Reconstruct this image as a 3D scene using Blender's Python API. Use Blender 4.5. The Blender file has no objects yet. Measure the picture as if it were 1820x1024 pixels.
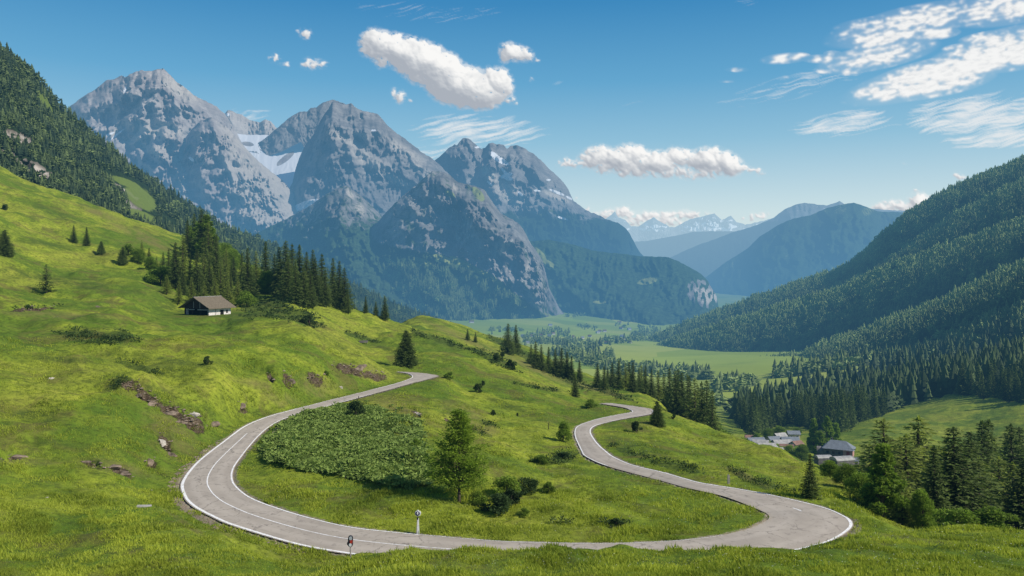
import bpy, math, random
import numpy as np
from math import radians, pi
rng = np.random.default_rng(7)
random.seed(7)
SC = bpy.context.scene
COL = SC.collection
F, CX, HY = 1428.0, 910.0, 470.0          # focal length and principal point, in photo pixels

# ------------------------------------------------------------------ noise
def _hash(ix, iy, seed):
    h = (ix.astype(np.int64) * 374761393 + iy.astype(np.int64) * 668265263 + seed * 1442695041) & 0xffffffff
    h = ((h ^ (h >> 13)) * 1274126177) & 0xffffffff
    h = ((h ^ (h >> 16)) * 2246822519) & 0xffffffff
    return (h ^ (h >> 15)) & 0xffffffff
def perlin(x, y, seed=0):
    ix = np.floor(x); iy = np.floor(y); fx = x - ix; fy = y - iy
    u = fx*fx*fx*(fx*(fx*6-15)+10); v = fy*fy*fy*(fy*(fy*6-15)+10)
    def g(a, b):
        ang = _hash(ix + a, iy + b, seed) * (2*pi/4294967296.0)
        return np.cos(ang)*(fx - a) + np.sin(ang)*(fy - b)
    n0 = g(0, 0)*(1-u) + g(1, 0)*u; n1 = g(0, 1)*(1-u) + g(1, 1)*u
    return (n0*(1-v) + n1*v)*1.45
def fbm(x, y, o=5, seed=0, gain=.5, lac=2.03):
    a, s, f = 1.0, 0.0, 1.0
    for i in range(o):
        s = s + a*perlin(x*f + 17.3*i, y*f - 9.1*i, seed + i*31); a *= gain; f *= lac
    return s
def ridged(x, y, o=5, seed=0, gain=.47, lac=2.05):
    a, s, f, w = 1.0, 0.0, 1.0, 1.0
    for i in range(o):
        n = 1 - np.abs(perlin(x*f + 11.7*i, y*f + 5.3*i, seed + i*57))*1.6
        n = n*n*w; w = np.clip(n*1.6, 0, 1)
        s = s + a*n; a *= gain; f *= lac
    return s
def sstep(a, b, x):
    t = np.clip((x - a)/(b - a), 0, 1); return t*t*(3 - 2*t)
def interp(pts, x):
    p = np.array(pts, float); return np.interp(x, p[:, 0], p[:, 1])
def ell(px, py, cx, cy, rx, ry, rot=0):
    c, s = math.cos(radians(rot)), math.sin(radians(rot))
    dx, dy = px - cx, py - cy
    return 1 - np.sqrt(((dx*c + dy*s)/rx)**2 + ((-dx*s + dy*c)/ry)**2)
def W(px, py, Y):
    """a point at distance Y seen in direction px,py"""
    return np.stack([(px - CX)/F*Y, Y, -(py - HY)/F*Y], -1)

# ------------------------------------------------------------------ mesh helpers
def big_mesh(name, v, faces, mat, parent=None, smooth=False, attrs=None):
    v = np.ascontiguousarray(v, np.float32); faces = np.ascontiguousarray(faces, np.int32)
    k = faces.shape[1]
    me = bpy.data.meshes.new(name)
    me.vertices.add(len(v)); me.vertices.foreach_set('co', v.ravel())
    me.loops.add(faces.size); me.loops.foreach_set('vertex_index', faces.ravel())
    me.polygons.add(len(faces)); me.polygons.foreach_set('loop_start', np.arange(0, faces.size, k, dtype=np.int32))
    me.polygons.foreach_set('use_smooth', np.full(len(faces), smooth))
    me.update(calc_edges=True)
    for an, av in (attrs or {}).items():
        a = me.attributes.new(an, 'FLOAT', 'POINT'); a.data.foreach_set('value', np.ascontiguousarray(av, np.float32).ravel())
    me.materials.append(mat)
    o = bpy.data.objects.new(name, me); COL.objects.link(o)
    if parent: o.parent = parent
    return o
def small_mesh(name, v, f, mat, parent=None, smooth=False, loc=None):
    me = bpy.data.meshes.new(name); me.from_pydata([tuple(p) for p in v], [], [tuple(q) for q in f]); me.update()
    if smooth: me.polygons.foreach_set('use_smooth', [True]*len(me.polygons))
    me.materials.append(mat)
    o = bpy.data.objects.new(name, me); COL.objects.link(o)
    if parent: o.parent = parent
    if loc is not None: o.location = loc
    return o
def grid_faces(nr, nc):
    i = np.arange(nr - 1)[:, None]*nc + np.arange(nc - 1)[None, :]
    return np.stack([i, i + 1, i + nc + 1, i + nc], -1).reshape(-1, 4)
class MB:
    """collects boxes, prisms and tubes into one mesh"""
    def __init__(s): s.v = []; s.f = []
    def add(s, v, f):
        b = len(s.v); s.v += [tuple(map(float, p)) for p in v]; s.f += [tuple(i + b for i in q) for q in f]; return s
    def box(s, x0, x1, y0, y1, z0, z1):
        return s.add([(x0,y0,z0),(x1,y0,z0),(x1,y1,z0),(x0,y1,z0),(x0,y0,z1),(x1,y0,z1),(x1,y1,z1),(x0,y1,z1)],
                     [(0,3,2,1),(4,5,6,7),(0,1,5,4),(1,2,6,5),(2,3,7,6),(3,0,4,7)])
    def extrude(s, prof, axis, a, b):
        """prof: 2D outline; axis 'x' -> prof in (y,z), 'y' -> prof in (x,z)"""
        n = len(prof)
        def P(p, t): return (t, p[0], p[1]) if axis == 'x' else ((p[0], t, p[1]) if axis == 'y' else (p[0], p[1], t))
        v = [P(p, a) for p in prof] + [P(p, b) for p in prof]
        f = [tuple(range(n))[::-1], tuple(range(n, 2*n))] + [(i, (i+1) % n, n + (i+1) % n, n + i) for i in range(n)]
        return s.add(v, f)
    def tube(s, pts, rads, n=8):
        pts = [np.array(p, float) for p in pts]; vs = []
        for i, p in enumerate(pts):
            d = pts[min(i+1, len(pts)-1)] - pts[max(i-1, 0)]; d = d/(np.linalg.norm(d) + 1e-9)
            a = np.cross(d, (0.3, 1, .2)); a /= np.linalg.norm(a); b = np.cross(d, a)
            for k in range(n):
                t = 2*pi*k/n; vs.append(p + (a*math.cos(t) + b*math.sin(t))*rads[i])
        f = []
        for i in range(len(pts) - 1):
            for k in range(n):
                f.append((i*n + k, i*n + (k+1) % n, (i+1)*n + (k+1) % n, (i+1)*n + k))
        f.append(tuple(range(n))[::-1]); f.append(tuple((len(pts)-1)*n + k for k in range(n)))
        return s.add(vs, f)
    def build(s, name, mat, parent=None, smooth=False, loc=None): return small_mesh(name, s.v, s.f, mat, parent, smooth, loc)
def tag(o, label=None, cat=None, group=None, kind=None):
    if label: o['label'] = label
    if cat: o['category'] = cat
    if group: o['group'] = group
    if kind: o['kind'] = kind
    return o
def empty(name, loc=(0, 0, 0), rz=0):
    o = bpy.data.objects.new(name, None); COL.objects.link(o); o.location = [float(c) for c in loc]; o.rotation_euler = (0, 0, rz)
    o.empty_display_size = .3; return o

# ------------------------------------------------------------------ node helpers
class NT:
    def __init__(s, nt): s.nt = nt
    def put(s, inp, val):
        if val is None: return
        if isinstance(val, bpy.types.NodeSocket): s.nt.links.new(val, inp)
        else:
            if inp.type == 'RGBA' and len(val) == 3: val = (*val, 1)
            inp.default_value = val
    def n(s, typ, props=None, **ins):
        nd = s.nt.nodes.new(typ)
        for k, v in (props or {}).items(): setattr(nd, k, v)
        for k, v in ins.items():
            key = int(k[1:]) if k[0] == 'i' and k[1:].isdigit() else k.replace('_', ' ')
            s.put(nd.inputs[key], v)
        return nd
    def m(s, op, a, b=None, c=None, clamp=False):
        nd = s.nt.nodes.new('ShaderNodeMath'); nd.operation = op; nd.use_clamp = clamp
        s.put(nd.inputs[0], a); s.put(nd.inputs[1], b); s.put(nd.inputs[2], c); return nd.outputs[0]
    def vm(s, op, a, b=None):
        nd = s.nt.nodes.new('ShaderNodeVectorMath'); nd.operation = op
        s.put(nd.inputs[0], a); s.put(nd.inputs[1], b)
        return nd.outputs['Value'] if op in ('LENGTH', 'DOT_PRODUCT') else nd.outputs[0]
    def noise(s, vec, scale, detail=4, rough=.55, dist=0, out=0):
        nd = s.n('ShaderNodeTexNoise', None, Vector=vec, Scale=float(scale), Detail=float(detail), Roughness=float(rough), Distortion=float(dist)); return nd.outputs[out]
    def ramp(s, fac, stops, interp='LINEAR'):
        nd = s.nt.nodes.new('ShaderNodeValToRGB'); nd.color_ramp.interpolation = interp; e = nd.color_ramp.elements
        while len(e) < len(stops): e.new(.5)
        for el, (p, c) in zip(e, stops):
            el.position = p; el.color = (*c, 1) if hasattr(c, '__len__') else (c, c, c, 1)
        s.put(nd.inputs[0], fac); return nd.outputs[0]
    def mix(s, fac, a, b, typ='MIX'):
        nd = s.nt.nodes.new('ShaderNodeMix'); nd.data_type = 'RGBA'; nd.blend_type = typ
        s.put(nd.inputs[0], fac); s.put(nd.inputs[6], a); s.put(nd.inputs[7], b); return nd.outputs[2]
    def attr(s, name): return s.n('ShaderNodeAttribute', {'attribute_name': name}).outputs['Fac']
    def ss(s, a, b, x):
        nd = s.nt.nodes.new('ShaderNodeMapRange'); nd.interpolation_type = 'SMOOTHSTEP'
        s.put(nd.inputs[0], x); nd.inputs[1].default_value = a; nd.inputs[2].default_value = b; return nd.outputs[0]
    def pos(s): return s.n('ShaderNodeNewGeometry').outputs['Position']
    def mapv(s, vec, scale=(1, 1, 1), rot=(0, 0, 0), loc=(0, 0, 0)):
        return s.n('ShaderNodeMapping', None, Vector=vec, Scale=scale, Rotation=rot, Location=loc).outputs[0]
    def bump(s, h, strength=.5, dist=.1): return s.n('ShaderNodeBump', None, Strength=strength, Distance=dist, Height=h).outputs[0]

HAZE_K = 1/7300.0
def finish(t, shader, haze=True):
    """aerial haze painted into the surface as emission, by camera distance and height"""
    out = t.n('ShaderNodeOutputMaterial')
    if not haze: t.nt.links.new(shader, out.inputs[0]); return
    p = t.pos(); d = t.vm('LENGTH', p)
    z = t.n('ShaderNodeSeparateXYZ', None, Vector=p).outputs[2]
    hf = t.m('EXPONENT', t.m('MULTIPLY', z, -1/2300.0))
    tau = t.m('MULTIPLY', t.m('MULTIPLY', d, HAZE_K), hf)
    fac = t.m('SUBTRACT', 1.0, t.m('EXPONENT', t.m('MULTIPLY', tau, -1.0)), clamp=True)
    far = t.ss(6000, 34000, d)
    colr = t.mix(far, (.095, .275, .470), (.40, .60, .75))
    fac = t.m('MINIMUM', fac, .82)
    em = t.n('ShaderNodeEmission', None, Color=colr, Strength=1.0).outputs[0]  # haze is a painted glow laid over the surface colour
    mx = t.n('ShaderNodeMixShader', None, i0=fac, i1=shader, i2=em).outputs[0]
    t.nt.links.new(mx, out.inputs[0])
def mat_new(name):
    m = bpy.data.materials.new(name); m.use_nodes = True; m.node_tree.nodes.clear()
    m.use_backface_culling = False
    return m, NT(m.node_tree)
def bsdf(t, col, rough=.8, normal=None, spec=.25, metal=0.0):
    nd = t.n('ShaderNodeBsdfPrincipled', None, Base_Color=col, Roughness=rough, Metallic=metal)
    nd.inputs['Specular IOR Level'].default_value = spec
    if normal is not None: t.put(nd.inputs['Normal'], normal)
    return nd.outputs[0]
def simple_mat(name, c, rough=.75, var=.25, scale=3.0, spec=.25, bump=.0, haze=True, metal=0.0):
    m, t = mat_new(name); p = t.n('ShaderNodeTexCoord').outputs['Object']
    n = t.noise(p, scale, 5, .6); dark = tuple(x*(1 - var) for x in c); lit = tuple(min(1, x*(1 + var)) for x in c)
    colr = t.mix(t.ss(.3, .7, n), dark, lit)
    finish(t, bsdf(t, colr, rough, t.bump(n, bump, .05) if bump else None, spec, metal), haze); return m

# ------------------------------------------------------------------ materials
def make_ground_mat():
    m, t = mat_new('meadow_ground'); p = t.pos()
    d = t.vm('LENGTH', p)
    n1 = t.noise(p, .035, 5, .6, .4); n2 = t.noise(p, .22, 5, .65, .3); n3 = t.noise(p, 1.7, 4, .7); n4 = t.noise(p, 7.0, 3, .7)
    nf = t.noise(p, .006, 6, .65)
    grass = t.ramp(n2, [(.30, (.082, .120, .014)), (.42, (.155, .208, .018)), (.54, (.240, .295, .025)), (.68, (.34, .36, .043))])
    yel = t.mix(t.ss(.45, .68, n1), grass, t.mix(.55, grass, (.25, .255, .04)))
    deep = t.mix(t.m('MULTIPLY', t.ss(.55, .42, n1), .70), yel, (.065, .125, .014))
    fine = t.mix(t.m('MULTIPLY', t.ss(.56, .34, n3), .65), deep, (.040, .062, .010))
    fine = t.mix(t.m('MULTIPLY', t.ss(.58, .75, n4), .35), fine, (.28, .32, .06))
    # tufted dark vegetation, and slope shade painted as darker grass
    dk = t.attr('dark'); dkm = t.ss(.45, .62, t.m('ADD', t.m('MULTIPLY', dk, .75), t.m('MULTIPLY', t.noise(p, .6, 6, .7), .5)))
    colr = t.mix(t.m('MULTIPLY', dkm, .8), fine, t.mix(t.ss(.35, .65, n3), (.022, .045, .009), (.07, .10, .02)))
    colr = t.mix(t.m('MULTIPLY', t.m('MULTIPLY', t.ss(.50, .64, t.noise(p, .11, 7, .72, .6)), t.ss(700, 200, d)), .80), colr, t.mix(n3, (.070, .068, .018), (.155, .145, .040)))
    colr = t.mix(t.m('MULTIPLY', t.ss(.56, .64, t.noise(t.mapv(p, (.35, 1, 2.2), (0, 0, .5)), .55, 7, .75, .4)), .68), colr, (.045, .066, .012))
    fs = t.m('MULTIPLY', t.attr('soft'), t.ss(.35, .62, t.noise(p, .35, 6, .7)))  # soft patches: subtle shade of the slopes painted into the grass
    colr = t.mix(t.m('MULTIPLY', fs, .85), colr, t.mix(n3, (.035, .062, .012), (.085, .115, .02)))
    # dry brownish grass
    colr = t.mix(t.m('MULTIPLY', t.attr('dry'), t.ss(.3, .6, n2)), colr, t.mix(n3, (.10, .095, .030), (.21, .19, .06)))
    # bare earth and rock
    dirt = t.attr('dirt'); rn = t.noise(p, .9, 8, .75, .6)
    dm = t.ss(.53, .62, t.m('ADD', t.m('MULTIPLY', dirt, .36), t.m('MULTIPLY', rn, .66)))
    rock = t.ramp(t.noise(p, 2.6, 8, .75, .8), [(.32, (.014, .011, .007)), (.45, (.060, .042, .025)), (.6, (.15, .115, .075)), (.78, (.36, .31, .25))])
    colr = t.mix(dm, colr, rock)
    # gravel shoulder
    gr = t.attr('gravel'); gm = t.ss(.42, .6, t.m('ADD', t.m('MULTIPLY', gr, .7), t.m('MULTIPLY', t.noise(p, 1.5, 5, .7), .35)))
    colr = t.mix(gm, colr, t.mix(t.noise(p, 12, 4, .7), (.15, .12, .085), (.36, .31, .24)))
    # valley: fields and forest floor
    vp = t.mapv(p, (1, .55, 1), (0, 0, .5))
    vor = t.n('ShaderNodeTexVoronoi', None, Vector=vp, Scale=.0045).outputs['Color']
    vv = t.n('ShaderNodeSeparateXYZ', None, Vector=vor).outputs[0]
    field = t.ramp(vv, [(0, (.17, .25, .035)), (.4, (.25, .32, .045)), (.7, (.33, .37, .075)), (1, (.22, .32, .035))])
    field = t.mix(t.m('MULTIPLY', t.ss(.5, .7, nf), .35), field, (.13, .20, .03))
    field = t.mix(t.m('MULTIPLY', t.ss(.45, .75, t.noise(p, .06, 5, .7)), .4), field, (.23, .25, .07))
    colr = t.mix(t.ss(500, 900, d), colr, field)
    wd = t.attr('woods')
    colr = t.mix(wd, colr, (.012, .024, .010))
    h = t.m('ADD', t.m('MULTIPLY', n3, .6), t.m('MULTIPLY', n4, .25)); h = t.m('ADD', h, t.m('MULTIPLY', rn, t.m('MULTIPLY', dm, 1.5)))
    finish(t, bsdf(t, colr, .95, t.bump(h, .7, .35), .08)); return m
def make_rock_mat(name, rock_a, rock_b, veg=(.022, .042, .018), light=(.13, .165, .045), scale=1.0):
    m, t = mat_new(name); p = t.mapv(t.pos(), (1, 1, 1.0))
    ps = t.mapv(t.pos(), (1, 1, .35))
    n1 = t.noise(ps, .0035*scale, 8, .68, .5); n2 = t.noise(ps, .016*scale, 8, .72, .4); n3 = t.noise(p, .05*scale, 6, .75)
    geo = t.n('ShaderNodeNewGeometry'); nz = t.n('ShaderNodeSeparateXYZ', None, Vector=geo.outputs['Normal']).outputs[2]
    colr = t.mix(t.ss(.30, .70, n1), rock_a, rock_b)
    # strata
    strata = t.noise(t.mapv(t.pos(), (.0015, .0015, .03), (.12, .2, 0)), 1.0, 5, .65, .3)
    colr = t.mix(t.m('MULTIPLY', t.ss(.55, .35, strata), .32), colr, tuple(x*.5 for x in rock_a))
    colr = t.mix(t.m('MULTIPLY', t.ss(.50, .34, n2), .35), colr, tuple(x*.55 for x in rock_a))
    colr = t.mix(t.m('MULTIPLY', t.ss(.56, .72, n3), .5), colr, tuple(min(1, x*1.4) for x in rock_b))
    sc = t.attr('lit_scree'); colr = t.mix(t.m('MULTIPLY', sc, t.ss(.3, .55, t.noise(ps, .012*scale, 7, .7))), colr, t.mix(n3, (.36, .31, .26), (.60, .54, .47)))  # pale scree; sunlit rock faces are painted brighter with it too
    g = t.attr('veg'); gm = t.ss(.42, .58, t.m('ADD', t.m('MULTIPLY', g, .82), t.m('MULTIPLY', t.m('SUBTRACT', n2, .5), .9)))
    vc = t.mix(t.ss(.35, .68, t.noise(p, .03*scale, 6, .8)), tuple(x*.5 for x in veg), tuple(x*1.5 for x in veg))
    lm = t.attr('lawn'); lmm = t.ss(.40, .58, t.m('ADD', t.m('MULTIPLY', lm, .8), t.m('MULTIPLY', t.m('SUBTRACT', n2, .5), .7)))
    vc = t.mix(lmm, vc, t.mix(n3, tuple(x*.7 for x in light), tuple(x*1.3 for x in light)))
    colr = t.mix(gm, colr, vc); colr = t.mix(t.m('MULTIPLY', lmm, .9), colr, vc)
    s = t.attr('snow'); sm = t.ss(.46, .54, t.m('ADD', t.m('MULTIPLY', s, .8), t.m('MULTIPLY', t.m('SUBTRACT', n2, .5), .35)))
    colr = t.mix(sm, colr, (.74, .74, .76))
    h = t.m('ADD', t.m('MULTIPLY', n2, 1.0), t.m('MULTIPLY', n3, .45)); h = t.m('MULTIPLY', h, t.m('SUBTRACT', 1.0, t.m('MULTIPLY', sm, .9)))
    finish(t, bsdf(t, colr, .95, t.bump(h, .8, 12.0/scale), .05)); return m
def make_leaf_mat(name, dark, lit, haze=True, trans=.25, rnd=.35):
    m, t = mat_new(name)
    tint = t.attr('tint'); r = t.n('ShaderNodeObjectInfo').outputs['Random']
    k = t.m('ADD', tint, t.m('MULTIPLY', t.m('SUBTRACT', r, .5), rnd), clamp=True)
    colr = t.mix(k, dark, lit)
    b = bsdf(t, colr, .7, None, .12)
    if trans:
        tr = t.n('ShaderNodeBsdfTranslucent', None, Color=t.mix(.5, colr, t.mix(1.0, colr, (1.4, 1.5, .6), 'MULTIPLY'))).outputs[0]
        b = t.n('ShaderNodeMixShader', None, i0=trans, i1=b, i2=tr).outputs[0]
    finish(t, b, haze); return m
def make_asphalt():
    m, t = mat_new('asphalt'); p = t.pos(); u = t.attr('across'); al = t.attr('along')
    n1 = t.noise(p, .25, 6, .6, .3); n2 = t.noise(p, 9, 4, .7); n3 = t.noise(p, 1.4, 6, .7, .8)
    colr = t.mix(t.ss(.3, .7, n1), (.33, .285, .235), (.42, .365, .30))
    # wheel tracks: smoother and paler strips along each lane
    w = t.m('ABSOLUTE', t.m('SUBTRACT', t.m('ABSOLUTE', t.m('SUBTRACT', u, .5)), .24))
    colr = t.mix(t.m('MULTIPLY', t.ss(.12, .02, w), .30), colr, (.50, .44, .37))
    colr = t.mix(t.m('MULTIPLY', t.ss(.55, .75, n2), .3), colr, (.13, .115, .10))
    colr = t.mix(t.m('MULTIPLY', t.ss(.56, .64, n3), .40), colr, (.15, .13, .115))
    sl = t.noise(t.n('ShaderNodeCombineXYZ', None, X=t.m('MULTIPLY', u, 14.0), Y=t.m('MULTIPLY', al, .25)).outputs[0], 1.0, 4, .6)
    colr = t.mix(t.m('MULTIPLY', t.ss(.55, .7, sl), .25), colr, (.17, .15, .13))
    edge = t.ss(.42, .5, t.m('ABSOLUTE', t.m('SUBTRACT', u, .5)))
    ck = t.n('ShaderNodeTexVoronoi', {'feature': 'DISTANCE_TO_EDGE'}, Vector=t.vm('ADD', p, t.vm('MULTIPLY', t.noise(p, 1.2, 4, .6, 0, 1), (1.6, 1.6, 0))), Scale=.33).outputs['Distance']
    colr = t.mix(t.m('MULTIPLY', t.m('MULTIPLY', t.ss(.022, .008, ck), t.ss(.42, .58, n1)), .55), colr, (.09, .08, .07))
    colr = t.mix(t.m('MULTIPLY', edge, t.ss(.45, .6, t.noise(p, 2.5, 5, .7))), colr, (.34, .28, .19))
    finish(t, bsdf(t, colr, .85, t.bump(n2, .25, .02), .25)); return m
def make_paint():
    m, t = mat_new('road_paint'); p = t.pos()
    n = t.noise(p, 3.5, 6, .75); colr = t.mix(t.ss(.36, .55, n), (.60, .56, .50), (.86, .84, .81))
    finish(t, bsdf(t, colr, .6, None, .3)); return m

GROUND = make_ground_mat()
ASPH, PAINT = make_asphalt(), make_paint()
NEEDLE = make_leaf_mat('spruce_needles', (.018, .034, .012), (.145, .195, .045), trans=.28)
NEEDLE_L = make_leaf_mat('pale_needles', (.060, .088, .018), (.30, .35, .070), trans=.4)
LARCH = make_leaf_mat('larch_needles', (.060, .100, .012), (.25, .35, .036), trans=.45)
LEAF = make_leaf_mat('broad_leaves', (.045, .080, .012), (.23, .33, .040), trans=.4)
LEAF_D = make_leaf_mat('dark_leaves', (.016, .034, .010), (.062, .10, .028), trans=.25)
THICKET = make_leaf_mat('thicket_leaves', (.040, .072, .018), (.27, .36, .085), trans=.3, rnd=0)
GRASSM = make_leaf_mat('grass_blades', (.14, .190, .019), (.50, .545, .066), trans=.4, rnd=0)
MIDTREE = make_leaf_mat('spruce_wood_needles', (.012, .026, .012), (.115, .160, .048), trans=.0, rnd=0)
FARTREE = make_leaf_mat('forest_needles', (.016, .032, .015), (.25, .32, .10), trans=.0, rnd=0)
BARK = simple_mat('bark', (.075, .055, .04), .9, .4, 6)
ROCKM = simple_mat('outcrop_rock', (.17, .130, .095), .95, .55, 1.6, bump=.8)
PALEROCK = simple_mat('pale_rock', (.40, .36, .31), .9, .3, 2.0, bump=.6)

# ------------------------------------------------------------------ the road, from its two edges
ZR = [(0, -21.0), (4, -20.2), (8, -20), (24, -20), (30, -20.2), (36, -21.2), (40, -23), (44, -25.5), (50, -27), (56, -28)]
# (outer edge A, inner edge B) pairs in photo pixels; A is the outside of both big bends
PAIRS = [((704,661.5),(704,663)), ((745,663.5),(722,665.5)), ((779,669),(731,669)), ((757,675),(729,673.5)), ((706,689),(690,684.5)), ((664,700.4),(625,702))]
def spline(pts, n):
    p = np.array(pts, float); k = len(p); tt = np.linspace(0, k - 1, n); i = np.clip(tt.astype(int), 0, k - 2); f = (tt - i)[:, None]
    p0 = p[np.clip(i-1, 0, k-1)]; p1 = p[i]; p2 = p[i+1]; p3 = p[np.clip(i+2, 0, k-1)]
    return .5*((2*p1) + (-p0 + p2)*f + (2*p0 - 5*p1 + 4*p2 - p3)*f*f + (-p0 + 3*p1 - 3*p2 + p3)*f**3)
# L = left / outer edge, R = right / inner edge, running down from the upper bend
L_ = [(704,661),(716,662.5),(728,665),(732,669),(729,673),(706,681),(664,692),(625,702),(582,712.5),(541,723),(505,732),(470,742),(436,756),(415,770),(397,784),(374,801),(351.6,819),(337,834),(325,850),(319.5,866),(327,886),(337,897),(351.6,907),(377,920),(404,932),(457,949),(527,968.8),(585,980),(640,988),(720,997),(800,1003),(870,1006),(950,1008),(1050,1008),(1150,1005),(1250,998),(1350,989),(1420,978),(1476,963),(1505,947),(1517,934.7),(1514,925),(1504,918.5),(1485,909),(1462,901),(1410,888),(1357,876.7),(1305,867.5),(1251,859),(1216,850),(1181,839.8),(1128,827.5),(1093,813),(1078,802),(1065,790.5),(1056,779),(1050.5,768),(1055,759),(1075,752),(1112,744),(1148,738),(1160,734),(1158,727.5),(1125,722),(1083,716.2)]
R_ = [(706,660.6),(742,662.3),(768,665.5),(779,668.5),(762,674),(727,683),(695,692),(664,700.4),(620,712),(576,724),(540,734),(505,745),(481,758),(463,773),(446.5,791),(433,808),(420,826),(416,835),(414,845),(416,856),(422,865),(433,875),(446.5,884),(468,893.5),(492,902),(528,913.5),(562.6,923),(600,932),(640,939),(692,944.5),(742,949.5),(820,956.5),(897,962),(965,964),(1037,965.7),(1120,965),(1198,961),(1245,956.5),(1286,950.5),(1325,941),(1353,930),(1365,923),(1367,917.5),(1362,912.5),(1353,908),(1322,895),(1286,882),(1252,874),(1216,866),(1181,856),(1146,846.8),(1075,827.5),(1040,811.6),(1033,803),(1028,792),(1022,779),(1020.5,767),(1026.6,757),(1054.7,746.6),(1083,740),(1111,735),(1124,731.5),(1111,725),(1086,720.5),(1065,717)]
assert len(L_) == len(R_), (len(L_), len(R_))
NR = 900
Lp, Rp = spline(L_, NR), spline(R_, NR)
zz = np.interp(np.linspace(0, 64, NR), [0, 3, 8, 30, 42, 48, 53, 58, 64], [-21.0, -20.8, -20, -20, -20, -20.8, -22.6, -25.3, -27.5])
def unproj_z(p, z): Y = -z*F/(p[:, 1] - HY); return np.stack([(p[:, 0] - CX)/F*Y, Y, z], -1)
LW, RW = unproj_z(Lp, zz), unproj_z(Rp, zz)
def smooth1(a, k=5):
    w = np.ones(k)/k; pad = np.pad(a, ((k//2, k//2), (0, 0)), 'edge'); return np.stack([np.convolve(pad[:, i], w, 'valid') for i in range(a.shape[1])], -1)
LW, RW = smooth1(LW, 9), smooth1(RW, 9)
CWl = (LW + RW)/2; HALF = np.linalg.norm((LW - RW)[:, :2], axis=1)/2

# ------------------------------------------------------------------ the ground: heights through surveyed points
C = []   # (px, distance, py)
def add(*a): C.extend(a)
for px in (-400, -100, 200, 500, 800, 1100, 1400, 1700, 2000, 2300):
    add((px, 3, 1450), (px, 7, 1360), (px, 14, 1220), (px, 25, 1110))
for px in (-400, -200): add((px, 42, 1024), (px, 60, 860), (px, 85, 700), (px, 130, 540), (px, 180, 450), (px, 230, 360), (px, 330, 200), (px, 420, 170))
add((0,42,1024),(0,48.6,960),(0,56,900),(0,68,830),(0,76,780),(0,84,720),(0,100,640),(0,120,590),(0,135,560),(0,160,520),(0,175,497),(0,220,430),(0,280,360),(0,340,297),(0,420,327),(0,700,340))
add((100,42,1024),(100,56,915),(100,70,845),(100,78,780),(100,120,600),(100,150,562),(100,165,540),(100,200,497),(100,260,420),(100,330,345),(100,420,372))
add((200,42,1024),(200,50,950),(200,64,880),(200,73,830),(200,82,760),(200,92,700),(200,108,640),(200,150,560),(200,190,522),(200,225,480),(200,270,430),(200,330,382),(200,430,398))
add((300,130,600),(300,77,830),(300,88,770),(330,96,720),(300,155,570),(300,62,900),(260,70,870))
add((330,185,552),(330,205,535),(330,240,500),(330,300,450),(330,360,425),(330,480,440))
add((400,41,1024),(400,50,955),(400,101,700),(400,97,745),(330,86,790),(400,125,620),(400,160,580),(385,178,561),(440,145,590))
add((440,176,564),(440,200,558),(440,240,525),(440,290,490),(440,340,475),(440,500,500))
add((500,112,690),(480,108,722),(500,118,650),(500,138,605),(500,152,584),(500,165,578),(500,190,566),(500,215,545),(500,250,515),(500,290,500),(500,360,510))
add((560,119,688),(560,124,650),(560,138,617),(560,150,604),(560,168,600),(560,200,570),(560,225,547),(560,250,531),(560,300,560),(560,400,600))
add((650,138,660),(650,147,650),(650,165,642),(650,195,615),(650,225,585),(650,255,559),(650,310,585),(650,420,640))
add((740,175,645),(740,205,615),(740,240,588),(740,275,588),(740,330,575),(740,370,565),(740,430,600),(740,600,680))
add((700,160,658),(820,142,700),(850,158,680),(850,195,645),(850,228,623),(850,262,623),(850,300,611),(850,350,599),(850,390,591),(850,460,630),(850,600,690))
add((950,135,735),(950,155,700),(950,182,676),(950,208,664),(950,240,662),(950,290,645),(950,335,630),(950,375,621),(950,450,655),(950,600,690))
add((1040,150,725),(1040,168,712),(1050,200,707),(1050,240,688),(1050,290,668),(1050,350,690),(1050,600,720))
add((1170,165,731),(1170,195,727),(1170,235,712),(1170,300,760),(1170,400,750),(1170,600,725))
add((1250,115,795),(1250,130,770),(1250,146,754),(1250,190,800),(1250,300,815),(1250,450,755))
add((1330,92,835),(1330,115,800),(1330,130,784),(1330,165,840),(1330,250,850))
add((1400,82,858),(1400,108,820),(1400,121,805),(1400,150,860),(1400,230,850))
add((1450,86,858),(1450,108,828),(1450,135,880),(1450,200,870))
add((1545,64,925),(1530,74,900),(1530,92,872),(1530,115,920),(1530,200,880))
add((1600,56,950),(1600,64,941),(1600,72,936),(1600,95,958),(1600,140,940),(1600,220,880))
add((1700,48,962),(1700,55,950),(1700,64,944),(1700,85,960),(1700,130,950),(1700,220,870))
add((1820,50,958),(1820,56,950),(1820,63,942),(1820,80,955),(1820,130,935),(1820,220,850))
for px in (2050, 2300): add((px,50,950),(px,63,926),(px,80,950),(px,130,930),(px,220,830),(px,450,700),(px,700,600),(px,1200,520))
for px, cr in ((640,990),(740,986),(860,983),(932,977.5),(1000,973.5),(1100,972),(1200,972),(1300,972),(1400,971),(1470,965),(1530,955)):
    add((px,46.5,cr),(px,39,1012),(px,35,1035))
add((700,66.6,890),(640,79,832),(560,90,785),(620,104,742),(700,112,722),(820,67.3,893),(900,76,850),(1000,66.5,900),(1100,71,880),(1250,65,917),(950,96,803),(850,107,762),(900,90,800),(780,125,715),(970,128,742),(1000,112,770))
add((1300,210,850),(1350,300,820),(1350,380,790),(1490,330,826),(1440,400,792),(1560,420,775),(1560,500,745),(1700,430,772),(1700,530,705),(1800,380,792),(1820,440,740),(1620,520,732),(1600,300,830),(1750,290,830))
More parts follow.
